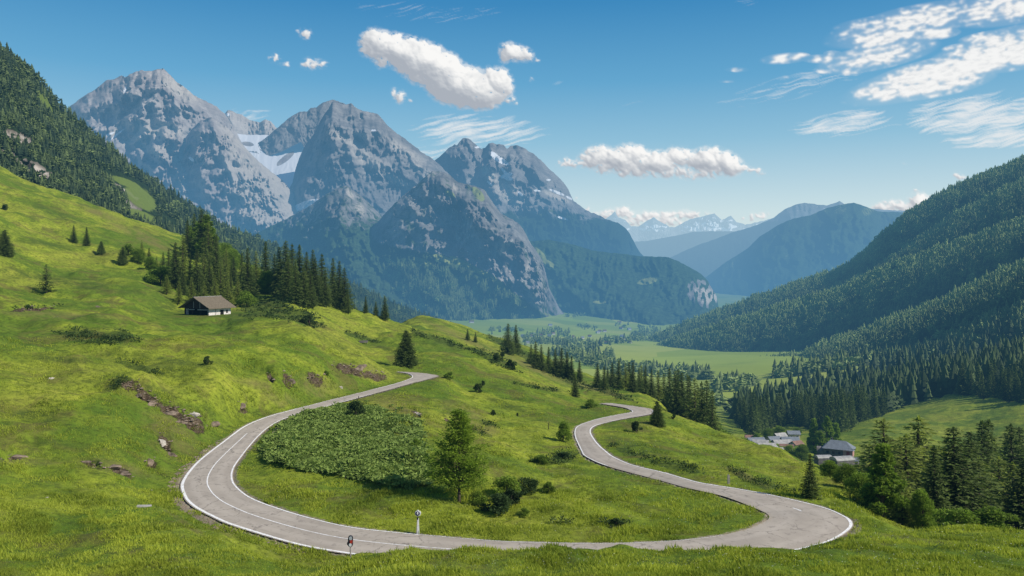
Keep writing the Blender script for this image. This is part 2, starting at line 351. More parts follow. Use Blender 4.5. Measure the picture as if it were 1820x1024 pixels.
add((1650,620,690),(1550,600,718),(1400,560,742),(1350,480,765),(1300,620,735),(1500,760,690),(1450,950,668),(1600,800,662),(1550,1000,650),(1700,750,655),(1820,620,650),(1820,800,610),(1700,1000,625))
add((1240,1400,655),(1350,1150,662),(1300,900,692),(1280,720,722),(1450,1450,634),(1350,1450,642),(1600,1500,612),(1820,1300,560))
add((1100,1500,642),(1000,1300,645),(1100,2500,612),(1000,3000,600),(900,3300,591),(850,3800,576),(1050,4200,579),(1000,5200,559),(1150,4000,589),(1000,6500,545),(600,1200,660),(600,3000,590),(200,1200,560),(200,3000,560))
for px in (-400, 0, 400, 800, 1200, 1600, 2000, 2300): add((px, 9000, 527), (px, 20000, 496), (px, 60000, 479))
for px in (1500, 1900, 2300): add((px, 3000, 590), (px, 5000, 560))
idx = np.arange(6, NR - 4, 13)
for P3 in (LW[idx], RW[idx]):
    for x, y, z in P3: add((CX + x/y*F, y, HY - z/y*F))
C = np.array(C)
SU = 1/420.0
cu, cv, cz = C[:, 0]*SU, np.log(C[:, 1]), C[:, 2]
def tps_k(r2): return np.where(r2 > 1e-12, .5*r2*np.log(np.maximum(r2, 1e-12)), 0)
n = len(C); A = np.zeros((n + 3, n + 3))
A[:n, :n] = tps_k((cu[:, None] - cu[None])**2 + (cv[:, None] - cv[None])**2) + np.eye(n)*2e-4
A[:n, n:] = np.stack([np.ones(n), cu, cv], -1); A[n:, :n] = A[:n, n:].T
sol = np.linalg.solve(A, np.concatenate([cz, np.zeros(3)]))
def tps(u, v):
    out = np.empty(u.size); uf, vf = u.ravel(), v.ravel()
    for s in range(0, u.size, 60000):
        a, b = uf[s:s+60000], vf[s:s+60000]
        out[s:s+60000] = tps_k((a[:, None] - cu)**2 + (b[:, None] - cv)**2) @ sol[:n] + sol[n] + sol[n+1]*a + sol[n+2]*b
    return out.reshape(u.shape)
GX = np.arange(-400, 2301, 3.0)
lnY = np.concatenate([np.linspace(math.log(2.5), math.log(33), 40, endpoint=False), np.linspace(math.log(33), math.log(260), 560, endpoint=False),
                      np.linspace(math.log(260), math.log(1800), 300, endpoint=False), np.linspace(math.log(1800), math.log(60000), 150)])
GY = np.exp(lnY)
# evaluate the smooth surface on a coarse lattice and refine
cxs = np.arange(-400, 2313, 12.0); cys = np.linspace(lnY[0], lnY[-1], 520)
coarse = tps(*np.meshgrid(cxs*SU, cys))
def bil(gr, xs, ys, x, y):
    fx = np.clip((x - xs[0])/(xs[1] - xs[0]), 0, len(xs) - 1.001); fy = np.clip((y - ys[0])/(ys[1] - ys[0]), 0, len(ys) - 1.001)
    i, j = fx.astype(int), fy.astype(int); u, v = fx - i, fy - j
    return (gr[j, i]*(1-u) + gr[j, i+1]*u)*(1-v) + (gr[j+1, i]*(1-u) + gr[j+1, i+1]*u)*v
PX, LY = np.meshgrid(GX, lnY); YY = np.exp(LY)
PY = bil(coarse, cxs, cys, PX, LY)
XX = (PX - CX)/F*YY; ZZ = -(PY - HY)/F*YY
# distance to the road
near = (YY > 40) & (YY < 190) & (XX > -75) & (XX < 60)
RC = .25; RX0, RX1, RY0, RY1 = -80.0, 66.0, 40.0, 200.0
nxr, nyr = int((RX1 - RX0)/RC), int((RY1 - RY0)/RC); ins = np.zeros((nyr, nxr), bool)
tt_ = np.linspace(0, 1, 48)[None, :, None]; fineL = np.stack([np.interp(np.linspace(0, NR - 1, 5000), np.arange(NR), LW[:, i]) for i in range(2)], -1); fineR = np.stack([np.interp(np.linspace(0, NR - 1, 5000), np.arange(NR), RW[:, i]) for i in range(2)], -1)
sp_ = (fineL[:, None]*(1 - tt_) + fineR[:, None]*tt_).reshape(-1, 2)
ii_, jj_ = ((sp_[:, 0] - RX0)/RC).astype(int), ((sp_[:, 1] - RY0)/RC).astype(int); okk = (ii_ >= 0) & (ii_ < nxr) & (jj_ >= 0) & (jj_ < nyr); ins[jj_[okk], ii_[okk]] = True
def edt(mask, K=44):
    """distance to the nearest True cell, up to K cells"""
    v = np.full(mask.shape, 1e3)
    for k in range(-K, K + 1):
        sh = np.zeros(mask.shape, bool)
        if k >= 0: sh[:mask.shape[0] - k] = mask[k:]
        else: sh[-k:] = mask[:k]
        v = np.where(sh, np.minimum(v, abs(k)), v)
    o = np.full(mask.shape, 1e3)
    for k in range(-K, K + 1):
        sh = np.full(mask.shape, 1e3)
        if k > 0: sh[:, :-k] = v[:, k:]
        elif k < 0: sh[:, -k:] = v[:, :k]
        else: sh = v
        o = np.minimum(o, np.sqrt(sh*sh + k*k))
    return o*RC
RDF = edt(ins) - edt(~ins, 12)
def rd_lookup(X, Y):
    fx = np.clip((X - RX0)/RC - .5, 0, nxr - 1.01); fy = np.clip((Y - RY0)/RC - .5, 0, nyr - 1.01); i, j = fx.astype(int), fy.astype(int); u, v = fx - i, fy - j
    r_ = (RDF[j, i]*(1-u) + RDF[j, i+1]*u)*(1-v) + (RDF[j+1, i]*(1-u) + RDF[j+1, i+1]*u)*v
    return np.where((X < RX0) | (X > RX1) | (Y < RY0) | (Y > RY1), 99.0, np.minimum(r_, 99.0))
rd = np.full(XX.shape, 99.0); rz = np.zeros(XX.shape)
q = np.stack([XX[near], YY[near]], -1); bz = np.empty(len(q)); cs = CWl[::3]
for s in range(0, len(q), 40000):
    bz[s:s+40000] = cs[np.linalg.norm(q[s:s+40000, None] - cs[None, :, :2], axis=2).argmin(1), 2]
rd[near] = rd_lookup(q[:, 0], q[:, 1]); rz[near] = bz
# natural unevenness
awayr = sstep(1.0, 9.0, rd)
loc = sstep(900, 250, YY)
rough = fbm(XX/26, YY/26, 3, 3)*1.7*sstep(60, 140, YY)*sstep(20, -10, XX + 8)*.8 + fbm(XX/7.5, YY/7.5, 3, 9)*.55 + ridged(XX/14 + ZZ/6, YY/14, 4, 21)*.45*sstep(10, -15, XX)
ZZ = ZZ + rough*awayr*loc*np.clip(YY/60, .5, 1.0) + fbm(XX/2.2, YY/2.2, 3, 15)*.13*sstep(.2, 2, rd)*loc
# grassy knoll with a hollow above the left bend
ZZ += (1.9*np.exp(-((XX + 44.0)**2/20 + (YY - 96.5)**2/14)) - 1.1*np.exp(-((XX + 48.6)**2/6 + (YY - 94)**2/10)))*awayr
# terracettes on the steep left slope
ZZ += np.sin(ZZ*2.6 + fbm(XX/9, YY/9, 2, 5)*2.5)*.12*sstep(-8, -30, XX)*loc*awayr*sstep(70, 100, YY)
# outcrop banks: scarps
DIRT = [(232,682,34,12,-8),(262,702,42,12,30),(305,728,50,17,28),(345,745,36,16,20),(292,784,26,15,55),(170,825,40,9,14),(215,836,32,10,22),(268,818,18,9,0),(22,811,28,8,-8),(560,668,26,13,15),(618,655,42,12,20),(665,665,40,9,10),(512,672,22,12,48),(480,668,18,7,50),(432,716,16,6,20),(740,735,18,7,40),(60,548,60,5,-4),(345,752,30,12,10),(795,745,12,5,10)]
DARK = [(203,690,20,7,-15),(222,676,22,6,-10),(170,600,80,14,5),(212,597,30,10,0),(250,655,60,7,15),(550,575,30,8,10),(520,560,50,14,5),(470,548,50,18,-15),(880,640,55,9,25),(640,600,40,5,15),(1120,805,40,7,20),(1200,830,60,9,12),(1330,852,55,8,28),(1385,868,45,8,25),(1250,748,60,6,25),(985,820,45,8,-5),(1010,806,36,6,-10),(850,768,36,6,20),(870,755,20,4,20),(920,625,80,8,28),(1000,672,60,7,28),(1090,700,55,6,20),(730,850,30,10,10),(1000,930,26,4,0),(1095,932,30,4,0),(640,770,1,1,0),(960,690,50,4,10),(780,605,70,5,18),(60,548,50,3,-4)]  # dark scrub, plus painted shade in the hollow and below the tree clump
SOFT = [(60,490,170,12,6),(140,505,180,10,8),(300,540,60,8,12),(235,640,90,16,10),(300,660,90,12,10),(260,690,70,16,20),(590,610,60,8,25),(640,600,60,8,15),(430,560,60,16,0),(470,548,70,26,-15),(780,605,90,12,18),(120,640,110,8,5),(420,650,60,7,10),(300,640,130,8,10),(100,380,90,10,22),(60,430,140,8,12),(880,690,40,6,15),(700,625,50,8,20),(1330,850,80,14,28),(60,740,80,12,8),(120,790,70,10,10),(640,780,130,50,8),(1150,800,80,14,18),(900,720,60,8,20)]  # subtle slope shade painted into the grass colour, without scrub
DRY = [(700,720,70,16,15),(820,735,60,22,25),(850,760,50,12,20),(560,680,60,20,15),(640,655,60,15,12),(820,600,110,9,24),(950,655,90,9,26),(1050,690,60,8,18),(200,830,90,16,10),(300,760,70,30,30),(60,820,80,10,0),(330,930,60,8,35),(430,955,80,7,16),(250,420,80,12,25),(180,380,60,8,20),(100,560,140,8,3),(1330,850,60,8,25),(480,690,80,12,15)]
PYc = HY - ZZ/YY*F
def blobs(lst, ymin=0, ymax=1e9):
    mk = np.zeros(XX.shape)
    for b in lst: mk = np.maximum(mk, np.clip(ell(PX, PYc, *b)*1.6, 0, 1))
    return mk*(YY > ymin)*(YY < ymax)
dirt = blobs(DIRT, 55, 260); dark = blobs(DARK, 55, 420); soft = blobs(SOFT, 45, 420); dry = blobs(DRY, 45, 420)
ZZ -= dirt*ridged(XX/2.1, YY/2.1 + ZZ/1.2, 4, 33)*.75*sstep(.5, 3, rd)
ZZ += dark*ridged(XX/2.5, YY/2.5, 3, 41)*.25*awayr
HUTX, HUTY, HUTZ = (371 - CX)/F*176, 176.0, -(560.5 - HY)/F*176
hutd = np.hypot(XX - HUTX + 1.6, (YY - HUTY - 4.5)*.9); wh = sstep(17, 8, hutd); ZZ = ZZ*(1 - wh) + (HUTZ - .05)*wh
# seat the road: flat corridor with shoulders
wr = sstep(4.5, .3, rd)
ZZ = ZZ*(1 - wr) + (rz - .03 - .05*sstep(.3, 1.5, rd))*wr
ZZ = np.where(rd < .0, rz - .13, ZZ)
gravel = sstep(.9, .0, rd)*.60
gside = np.clip(ell(PX, HY - ZZ/YY*F, 492, 778, 14, 34, 25)*2.2, 0, 1) + np.clip(ell(PX, HY - ZZ/YY*F, 340, 905, 60, 14, 38)*1.5, 0, 1)*.9 + np.clip(ell(PX, HY - ZZ/YY*F, 1520, 938, 14, 18, 0)*2, 0, 1)
gravel = np.clip(gravel + gside*(rd < 4), 0, 1)*(YY < 200)
# wooded ground in the middle distance
from itertools import cycle
def inpoly(poly, x, y):
    r = np.zeros(np.shape(x), bool); k = len(poly)
    for a in range(k):
        x0, y0 = poly[a]; x1, y1 = poly[(a + 1) % k]
        c = ((y0 > y) != (y1 > y)); xi = (x1 - x0)*(y - y0)/((y1 - y0) if y1 != y0 else 1e-9) + x0
        r ^= c & (x < xi)
    return r
FOREST_A = [(1298,742),(1335,775),(1400,752),(1440,762),(1500,768),(1535,748),(1560,742),(1600,722),(1650,712),(1680,700),(1700,700),(1830,718),(1900,700),(1900,520),(1820,560),(1700,600),(1640,606),(1600,622),(1540,632),(1480,642),(1530,652),(1500,660),(1440,668),(1400,690),(1340,705)]
FOREST_B = [(1380,664),(1380,672),(1410,668),(1500,655),(1600,632),(1600,618),(1500,640)]
PYc = HY - ZZ/YY*F
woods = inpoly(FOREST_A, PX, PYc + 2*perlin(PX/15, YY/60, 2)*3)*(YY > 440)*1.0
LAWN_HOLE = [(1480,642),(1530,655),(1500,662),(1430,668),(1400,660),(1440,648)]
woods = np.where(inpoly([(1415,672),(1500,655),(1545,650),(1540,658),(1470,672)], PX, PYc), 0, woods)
verts = np.stack([XX, YY, ZZ], -1).reshape(-1, 3)
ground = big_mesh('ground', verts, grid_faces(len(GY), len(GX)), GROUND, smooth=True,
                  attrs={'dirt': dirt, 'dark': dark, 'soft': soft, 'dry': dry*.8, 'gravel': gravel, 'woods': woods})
tag(ground, 'green alpine meadow slopes and valley floor', None, kind='structure')
PYF = (HY - ZZ/YY*F)
def hit(px, py, ymin=30.0):
    """first point of the ground along a direction; arrays"""
    px = np.atleast_1d(np.asarray(px, float)); py = np.atleast_1d(np.asarray(py, float))
    j0 = int(np.searchsorted(GY, ymin)); out = np.empty((len(px), 3)); ok = np.ones(len(px), bool)
    for s in range(0, len(px), 20000):
        a, b = px[s:s+20000], py[s:s+20000]
        ci = np.clip(np.round((a - GX[0])/3).astype(int), 0, len(GX) - 1)
        colv = PYF[j0:, ci]; m = colv <= b[None]; r = m.argmax(0); ok[s:s+20000] = m.any(0)
        r1 = np.maximum(r, 1); k = np.arange(len(a)); v0, v1 = colv[r1 - 1, k], colv[r1, k]
        f = np.clip((v0 - b)/np.where(np.abs(v0 - v1) < 1e-6, 1, v0 - v1), 0, 1)
        Y = GY[j0 + r1 - 1]*(1 - f) + GY[j0 + r1]*f
        out[s:s+20000] = np.stack([(a - CX)/F*Y, Y, -(b - HY)/F*Y], -1)
    return out, ok
def gz(X, Y):
    X = np.asarray(X, float); Y = np.asarray(Y, float)
    px = CX + X/Y*F; fx = np.clip((px - GX[0])/3, 0, len(GX) - 1.001); r = np.clip(np.searchsorted(GY, Y) - 1, 0, len(GY) - 2)
    i = fx.astype(int); u = fx - i; v = np.clip((Y - GY[r])/(GY[r+1] - GY[r]), 0, 1)
    return (ZZ[r, i]*(1-u) + ZZ[r, i+1]*u)*(1-v) + (ZZ[r+1, i]*(1-u) + ZZ[r+1, i+1]*u)*v
def rdist(X, Y): return rd_lookup(np.asarray(X), np.asarray(Y))

# road sheets
def ribbon(name, a, b, lift, mat, n=9, label=None):
    t = np.linspace(0, 1, n)[None, :, None]; g = a[:, None]*(1 - t) + b[:, None]*t
    g = g.copy(); g[..., 2] += lift + .05*(1 - (2*t[..., 0] - 1)**2)*(n > 3)
    al = np.concatenate([[0], np.cumsum(np.linalg.norm(np.diff(a, axis=0), axis=1))])
    o = big_mesh(name, g.reshape(-1, 3), grid_faces(len(a), n), mat, smooth=True,
                 attrs={'across': np.broadcast_to(t[..., 0], g.shape[:2]), 'along': np.broadcast_to(al[:, None], g.shape[:2])})
    tag(o, label, kind='structure'); return o
ribbon('road', LW, RW, 0, ASPH, 11, 'pale grey asphalt road winding through the meadow')
side = (RW - LW)/np.maximum(np.linalg.norm(RW - LW, axis=1), .01)[:, None]
def line(name, s0, s1, off, w, frm='L', lift=.012):
    i0, i1 = int(s0/64*(NR-1)), int(s1/64*(NR-1)); sl = slice(i0, i1 + 1)
    base = LW if frm == 'L' else RW; sg = 1 if frm == 'L' else -1
    wid = HALF[sl, None]*2
    if frm == 'C': a = LW[sl]*(1-off) + RW[sl]*off - side[sl]*w/2; b = a + side[sl]*w
    else: a = base[sl] + sg*side[sl]*off; b = base[sl] + sg*side[sl]*(off + w)
    if sg < 0: a, b = b, a
    ribbon(name, a, b, lift + (.05 if frm == 'C' else .012), PAINT, 2)
line('road_markings', 9.5, 41.5, .08, .24, 'L'); line('road_markings', 41.5, 58, .06, .17, 'L'); line('road_markings', 58, 64, .06, .12, 'L')
line('road_markings', 0, 9.5, .05, .13, 'L')
line('road_markings', 7, 30, .07, .15, 'R'); line('road_markings', 30, 38, .06, .08, 'R'); line('road_markings', 51, 62, .06, .13, 'R')
line('road_markings', 13, 32.5, .50, .11, 'C')
line('road_markings', 43.2, 44.0, .48, .14, 'C')

# ------------------------------------------------------------------ mountains and hillsides
def sheet(name, sil, base, ys, yb, mat, spines=(), namp=120., nsc=34., seed=1, step=2.0, bow=0., jag=1.5, masks=None, aniso=1.35, label=None, kind='structure', back=900., rot=0., warp=1.0, crest=None):
    x0, x1 = sil[0][0], sil[-1][0]
    xs = np.arange(x0, x1 + .1, step); sp = interp(sil, xs) + fbm(xs/9.0, xs*0 + seed, 4, seed + 5)*jag*.8 + fbm(xs/40., xs*0 + seed, 2, seed+9)*jag
    bp = interp(base, xs); Ys, Yb = interp(ys, xs), interp(yb, xs)
    nr = int(max(20, (np.max(bp - sp))/step)); t = np.linspace(0, 1, nr)[:, None]
    px = np.broadcast_to(xs[None], (nr, len(xs))).copy(); py = sp[None]*(1 - t) + bp[None]*t
    Y = Ys[None]*(1 - t) + Yb[None]*t + bow*t*(1 - t)*4
    fade = sstep(0, .10, t + 0*px)
    c, s = math.cos(radians(rot)), math.sin(radians(rot))
    wx = fbm(px/90, py/90, 2, seed + 77)*14*warp; wy = fbm(px/90, py/90, 2, seed + 78)*14*warp
    qx, qy = (px + wx)*c + (py + wy)*s, -(px + wx)*s + (py + wy)*c
    for poly, amp, wdt in spines:
        p = np.array(poly, float); best = np.full(px.shape, 1e9)
        wob = fbm(px/22, py/22, 3, seed + 3)*wdt*.22
        for a, b in zip(p[:-1], p[1:]):
            ab = b - a; tt = np.clip(((px - a[0])*ab[0] + (py - a[1])*ab[1])/(ab @ ab), 0, 1)
            best = np.minimum(best, np.hypot(px - a[0] - tt*ab[0], py - a[1] - tt*ab[1]))
        Y = Y - .60*amp*np.clip(1 - (best + wob)/(wdt*1.25), 0, 1.2)*(.6 + .4*fade)
    r = ridged(qx/nsc, qy/(nsc*aniso), 6, seed)
    rz_ = .35 + 1.0*sstep(-.25, .55, fbm(px/70, py/60, 3, seed + 91))
    Y = Y - .19*rz_*namp*(r - .9)*(.45 + .55*fade)*sstep(0, .06, 1.001 - t + 0*px + .02)
    Y = Y - .22*rz_*namp*(ridged(qx/(nsc*.26), qy/(nsc*.8), 4, seed + 301, gain=.6) - .8)*(.4 + .6*fade)*sstep(0, .05, 1.001 - t + 0*px)
    V = W(px, py, Y)
    Vb = []
    for k, (dy, dz) in enumerate(((back*.25, -back*.18), (back, -back*.9), (back*2, -back*2.2))):
        b0 = V[0].copy(); b0[:, 1] += dy; b0[:, 0] *= b0[:, 1]/V[0][:, 1]; b0[:, 2] += dz; Vb.append(b0)
    Vall = np.concatenate([np.stack(Vb[::-1]), V]); at = {}
    for k in ('snow', 'veg', 'lit_scree', 'lawn'):
        mk = np.zeros(px.shape)
        if masks and k in masks:
            g = masks[k]; mk = g(px, py, t, r) if callable(g) else np.max([np.clip(ell(px, py, *b)*2.2, 0, 1) for b in g], axis=0)
        at[k] = np.concatenate([np.repeat(mk[:1], 3, 0), mk])
    o = big_mesh(name, Vall.reshape(-1, 3), grid_faces(*Vall.shape[:2]), mat, smooth=True, attrs=at)
    tag(o, label, kind=kind)
    return dict(px=px, py=py, Y=Y, V=V, obj=o, xs=xs, t=t)

ROCK1 = make_rock_mat('pale_dolomite', (.27, .235, .225), (.46, .41, .375), veg=(.03, .045, .02))
ROCK2 = make_rock_mat('grey_limestone', (.15, .142, .142), (.31, .285, .265), veg=(.022, .040, .018), light=(.075, .10, .03))
ROCK3 = make_rock_mat('wooded_rock', (.12, .112, .11), (.32, .30, .28), veg=(.042, .072, .028), light=(.22, .25, .08))
FARR = make_rock_mat('far_rock', (.10, .10, .11), (.22, .22, .23), veg=(.02, .035, .02), scale=.5)
HILL = make_rock_mat('forest_floor', (.10, .085, .06), (.30, .27, .23), veg=(.022, .040, .015), light=(.13, .175, .035), scale=3.0)
flat = lambda y: [(-500, y), (2500, y)]
zbase = lambda z, Y: [(-500, HY - z/Y*F), (2500, HY - z/Y*F)]

# snowy range on the horizon
sheet('far_snow_range', [(1060,400),(1075,390),(1084,384),(1093,376),(1099,387),(1111,391),(1122,402),(1135,402),(1151,391),(1162,386),(1172,394),(1190,404),(1199,404),(1217,394),(1238,387),(1255,382),(1270,379),(1283,392),(1299,384),(1309,395),(1325,399),(1349,394),(1362,391),(1385,384),(1420,380)], flat(450), flat(33000), flat(28000), FARR,
      spines=[([(1093,378),(1120,420)],900,22),([(1162,387),(1175,420)],1200,24),([(1270,380),(1255,415)],1500,30),([(1299,385),(1300,420)],900,14)], namp=900, nsc=16, seed=11, step=1.0, jag=1.2,
      masks={'snow': lambda px, py, t, r: np.clip(1.15*sstep(.12, .32, t + .28*(perlin(px/9, py/5, 4)))*(sstep(415, 406, py + 5*perlin(px/12, py*0, 6))) + (px > 1140)*.1, 0, 1)}, label='snow-covered range on the horizon', back=2000)
sheet('blue_ridge', [(1100,432),(1150,428),(1195,420),(1235,412),(1280,411),(1330,412),(1400,405),(1480,400)], flat(490), flat(22000), flat(20000), FARR, namp=500, nsc=60, seed=12, jag=.8, masks={'veg': lambda px, py, t, r: px*0 + 1}, label='low hazy blue ridge', back=2000)
sheet('hazy_ridge', [(1140,484),(1190,458),(1240,436),(1300,414),(1350,398),(1375,388),(1395,372),(1415,363),(1430,361),(1450,363),(1470,365),(1485,361),(1492,357),(1502,364),(1560,372),(1700,380)], flat(520), flat(17000), flat(14000), FARR,
      spines=[([(1420,362),(1400,400),(1350,440)],500,40)], namp=450, nsc=50, seed=13, jag=.9, masks={'veg': lambda px, py, t, r: sstep(385, 400, py), 'snow': lambda px, py, t, r: .75*sstep(.3, .6, perlin(px/7, py/3, 8))*(py < 378)}, label='hazy ridge beyond the blue mountain', back=2000)
sheet('blue_mountain', [(1215,520),(1258,490),(1290,466),(1330,441),(1350,421),(1380,402),(1410,388),(1440,383),(1470,370),(1500,362),(1517,360),(1535,366),(1560,376),(1600,377),(1650,385),(1720,400)], flat(620), flat(11500), flat(7500), ROCK3,
      spines=[([(1517,360),(1480,420),(1400,500),(1330,560)],900,90),([(1500,365),(1530,430),(1560,520)],500,45),([(1420,388),(1360,460)],300,40),([(1560,378),(1600,440)],350,40),([(1470,400),(1500,470)],250,25)], namp=260, nsc=48, seed=14, jag=.9, step=2.5,
      masks={'veg': lambda px, py, t, r: px*0 + .95, 'lawn': lambda px, py, t, r: .62*sstep(.2, .75, perlin(px/28 + py/60, py/50, 31)) }, label='rounded blue forested mountain')
# right massif
sheet('snow_patched_mountain', [(740,300),(762,290),(780,279),(790,270),(800,262),(808,256),(812,259),(822,247),(830,246),(838,250),(848,258),(856,264),(862,262),(868,255),(876,253),(884,258),(895,258),(901,265),(908,259),(920,258),(935,266),(950,276),(965,288),(980,303),(992,315),(1002,325),(1010,336),(1016,350),(1019,358),(1040,372),(1060,381),(1080,391),(1098,396),(1110,404),(1120,416),(1128,432),(1138,450),(1150,462)], flat(560), [(740,10200),(900,10500),(1150,10800)], [(740,7800),(1150,8800)], ROCK2,
      spines=[([(830,246),(850,290),(880,340),(900,400),(930,450)],1100,70),([(915,258),(960,310),(1015,370),(1080,420)],900,60),([(876,254),(890,290)],300,20),([(960,350),(1000,420)],350,40),([(800,262),(815,320)],350,28),([(1090,395),(1110,450)],300,26)], namp=330, nsc=34, seed=15, jag=1.8,
      masks={'snow': [(888,284,26,7,30),(880,276,14,5,40),(900,312,16,6,-20),(897,306,14,4,50),(905,318,10,5,0),(870,326,9,3,40),(955,339,9,3,5),(990,342,22,3.5,22),(1012,352,10,3,30),(925,345,9,4,40),(1000,388,16,3,18),(848,262,8,3,0),(975,320,6,3,0)],
             'veg': lambda px, py, t, r: sstep(345, 400, py + 14*perlin(px/30, py/18, 3) - (px - 900)*.05), 'lit_scree': [(905,345,40,20,35),(870,310,26,12,50),(990,350,34,6,22)], 'lawn': lambda px, py, t, r: .7*np.clip(ell(px, py, 970, 380, 90, 22, 15)*1.6, 0, 1)*sstep(-.2, .4, perlin(px/16, py/7, 9))}, label='snow-patched grey mountain')
# wooded shoulder ending in a pale cliff
sheet('wooded_shoulder', [(860,400),(900,410),(930,424),(944,429),(975,426),(1021,435),(1055,446),(1098,451),(1138,455),(1188,458),(1205,464),(1221,472),(1246,487),(1258,499),(1265,512),(1274,527),(1277,545),(1280,575)], [(860,600),(1000,600),(1150,600),(1280,600)], [(860,6700),(1280,6300)], [(860,4600),(1000,5200),(1150,4500),(1280,4300)], ROCK3,
      spines=[([(1188,458),(1240,500),(1270,560)],500,50),([(1020,436),(1090,500),(1150,570)],350,60),([(944,430),(1000,500),(1060,560)],350,50)], namp=150, nsc=40, seed=16, jag=1.0,
      masks={'veg': lambda px, py, t, r: 1 - np.clip(ell(px, py, 1248, 522, 34, 26, 35)*3, 0, 1)*sstep(-.35, .25, perlin(px/5, py/14, 2)), 'lit_scree': [(1255,526,34,18,20),(1180,555,20,5,0),(1085,470,16,8,20),(1195,541,18,3,0)],
             'lawn': [(958,452,24,10,45),(975,468,22,6,30),(940,440,16,6,60),(1065,537,18,4,0),(1150,500,24,8,-10)]}, label='dark wooded shoulder with pale cliff end')
# back ridge, glacier, left massif
sheet('back_ridge', [(370,225),(385,212),(398,203),(405,196),(413,197),(420,202),(430,204),(440,211),(452,216),(462,218),(472,213),(482,216),(490,226),(502,232),(560,270)], flat(300), flat(12500), flat(11000), ROCK1, namp=260, nsc=18, seed=17, step=1.5, spines=[([(405,196),(420,240)],300,18),([(470,214),(480,250)],260,18)], masks={'snow': [(404,204,7,4,0),(392,200,8,3,0)], 'lit_scree': lambda px, py, t, r: px*0 + .3}, label='small jagged back ridge')
sheet('glacier', [(390,233),(410,236),(440,240),(480,240),(520,238),(600,232)], [(390,370),(600,370)], flat(10600), flat(7900), ROCK1, namp=60, nsc=40, seed=18, jag=.6, step=1.5, bow=-150,
      masks={'snow': lambda px, py, t, r: np.clip(1.15 - sstep(-10, 8, py - (262 + (px - 410)*.52 + 5*perlin(px/14, py/9, 4)) - 34)*1.1 - np.clip(ell(px, py, 440, 256, 14, 5, 8)*2.5, 0, 1) - np.clip(ell(px, py, 507, 282, 24, 6, -38)*3, 0, 1), 0, 1), 'lit_scree': lambda px, py, t, r: sstep(290, 330, py)}, label='white glacier between the rocky peaks')
sheet('dark_back_peak', [(430,276),(445,266),(456,257),(470,247),(485,234),(497,224),(508,213),(520,205),(532,199),(546,198),(553,192),(562,192),(572,184),(582,180),(590,176),(600,180),(615,186),(640,200)], [(430,268),(451,270),(465,278),(480,277),(500,270),(521,259),(535,252),(560,300),(640,360)], flat(10250), flat(9850), ROCK2, spines=[([(500,222),(480,275)],250,26),([(546,198),(530,250),(500,285)],220,26),([(575,184),(560,240)],200,20)], namp=120, nsc=18, seed=19, step=1.5, masks={'snow': [(440,276,16,3,-20)]}, label='dark rocky peak behind the massif')
M1m = {'lit_scree': lambda px, py, t, r: np.clip(np.max([np.clip(ell(px, py, *b)*1.8, 0, 1) for b in [(320,160,50,18,35),(280,230,70,20,10),(290,270,60,16,25),(330,330,34,50,15),(250,245,50,10,-20),(370,270,50,40,40),(205,235,26,6,-45)]], axis=0), 0, 1),
       'snow': [(222,160,3,10,20),(207,240,30,2.5,-38),(196,238,12,3,-20),(358,174,4,3,0)], 'veg': lambda px, py, t, r: sstep(390, 430, py)}
sheet('pale_rocky_peak', [(40,290),(80,235),(110,206),(122,190),(135,182),(147,172),(160,165),(172,156),(182,147),(190,141),(203,141),(215,135),(222,139),(230,133),(240,128),(253,124),(268,126),(280,123),(290,121),(299,130),(308,139),(315,147),(330,157),(345,170),(357,176),(368,180),(385,188),(400,203),(418,232),(450,290),(500,360),(560,420)], flat(480), flat(9300), flat(6800), ROCK1,
      spines=[([(291,122),(300,160),(322,200),(330,250),(345,300),(352,370)],1200,66),([(200,140),(185,190),(200,250),(230,310)],700,50),([(250,125),(245,180),(270,240),(290,300),(310,360)],600,38),([(160,166),(150,220),(180,280)],450,34),([(345,172),(370,230)],350,22),([(300,250),(260,300)],300,26),([(222,142),(215,180),(240,230)],350,26),([(130,190),(150,240)],350,30),([(322,205),(300,245),(280,300)],320,26),([(265,130),(268,170)],260,18)], namp=300, nsc=30, seed=21, jag=1.8, aniso=1.5, masks=M1m, label='broad pale rocky peak')
sheet('pale_rocky_cone', [(240,430),(275,360),(300,292),(315,270),(330,245),(345,226),(357,214),(368,210),(376,207),(385,213),(395,222),(406,228),(418,242),(440,267),(460,288),(480,304),(502,320),(515,335),(522,345),(560,420)], flat(480), flat(8000), flat(6500), ROCK1,
      spines=[([(376,208),(392,260),(410,310),(440,350),(450,390)],900,52),([(345,228),(345,290),(365,350),(380,400)],500,34),([(430,262),(460,320),(480,350)],350,26)], namp=240, nsc=24, seed=22, jag=1.6, aniso=1.5,
      masks={'lit_scree': lambda px, py, t, r: sstep(-10, 40, px - 385 - (py - 240)*.1)*.8, 'snow': [(340,283,9,4,40)], 'veg': lambda px, py, t, r: sstep(385, 430, py)}, label='pale rock cone beside the glacier')  # sunlit right flank of the cone painted paler
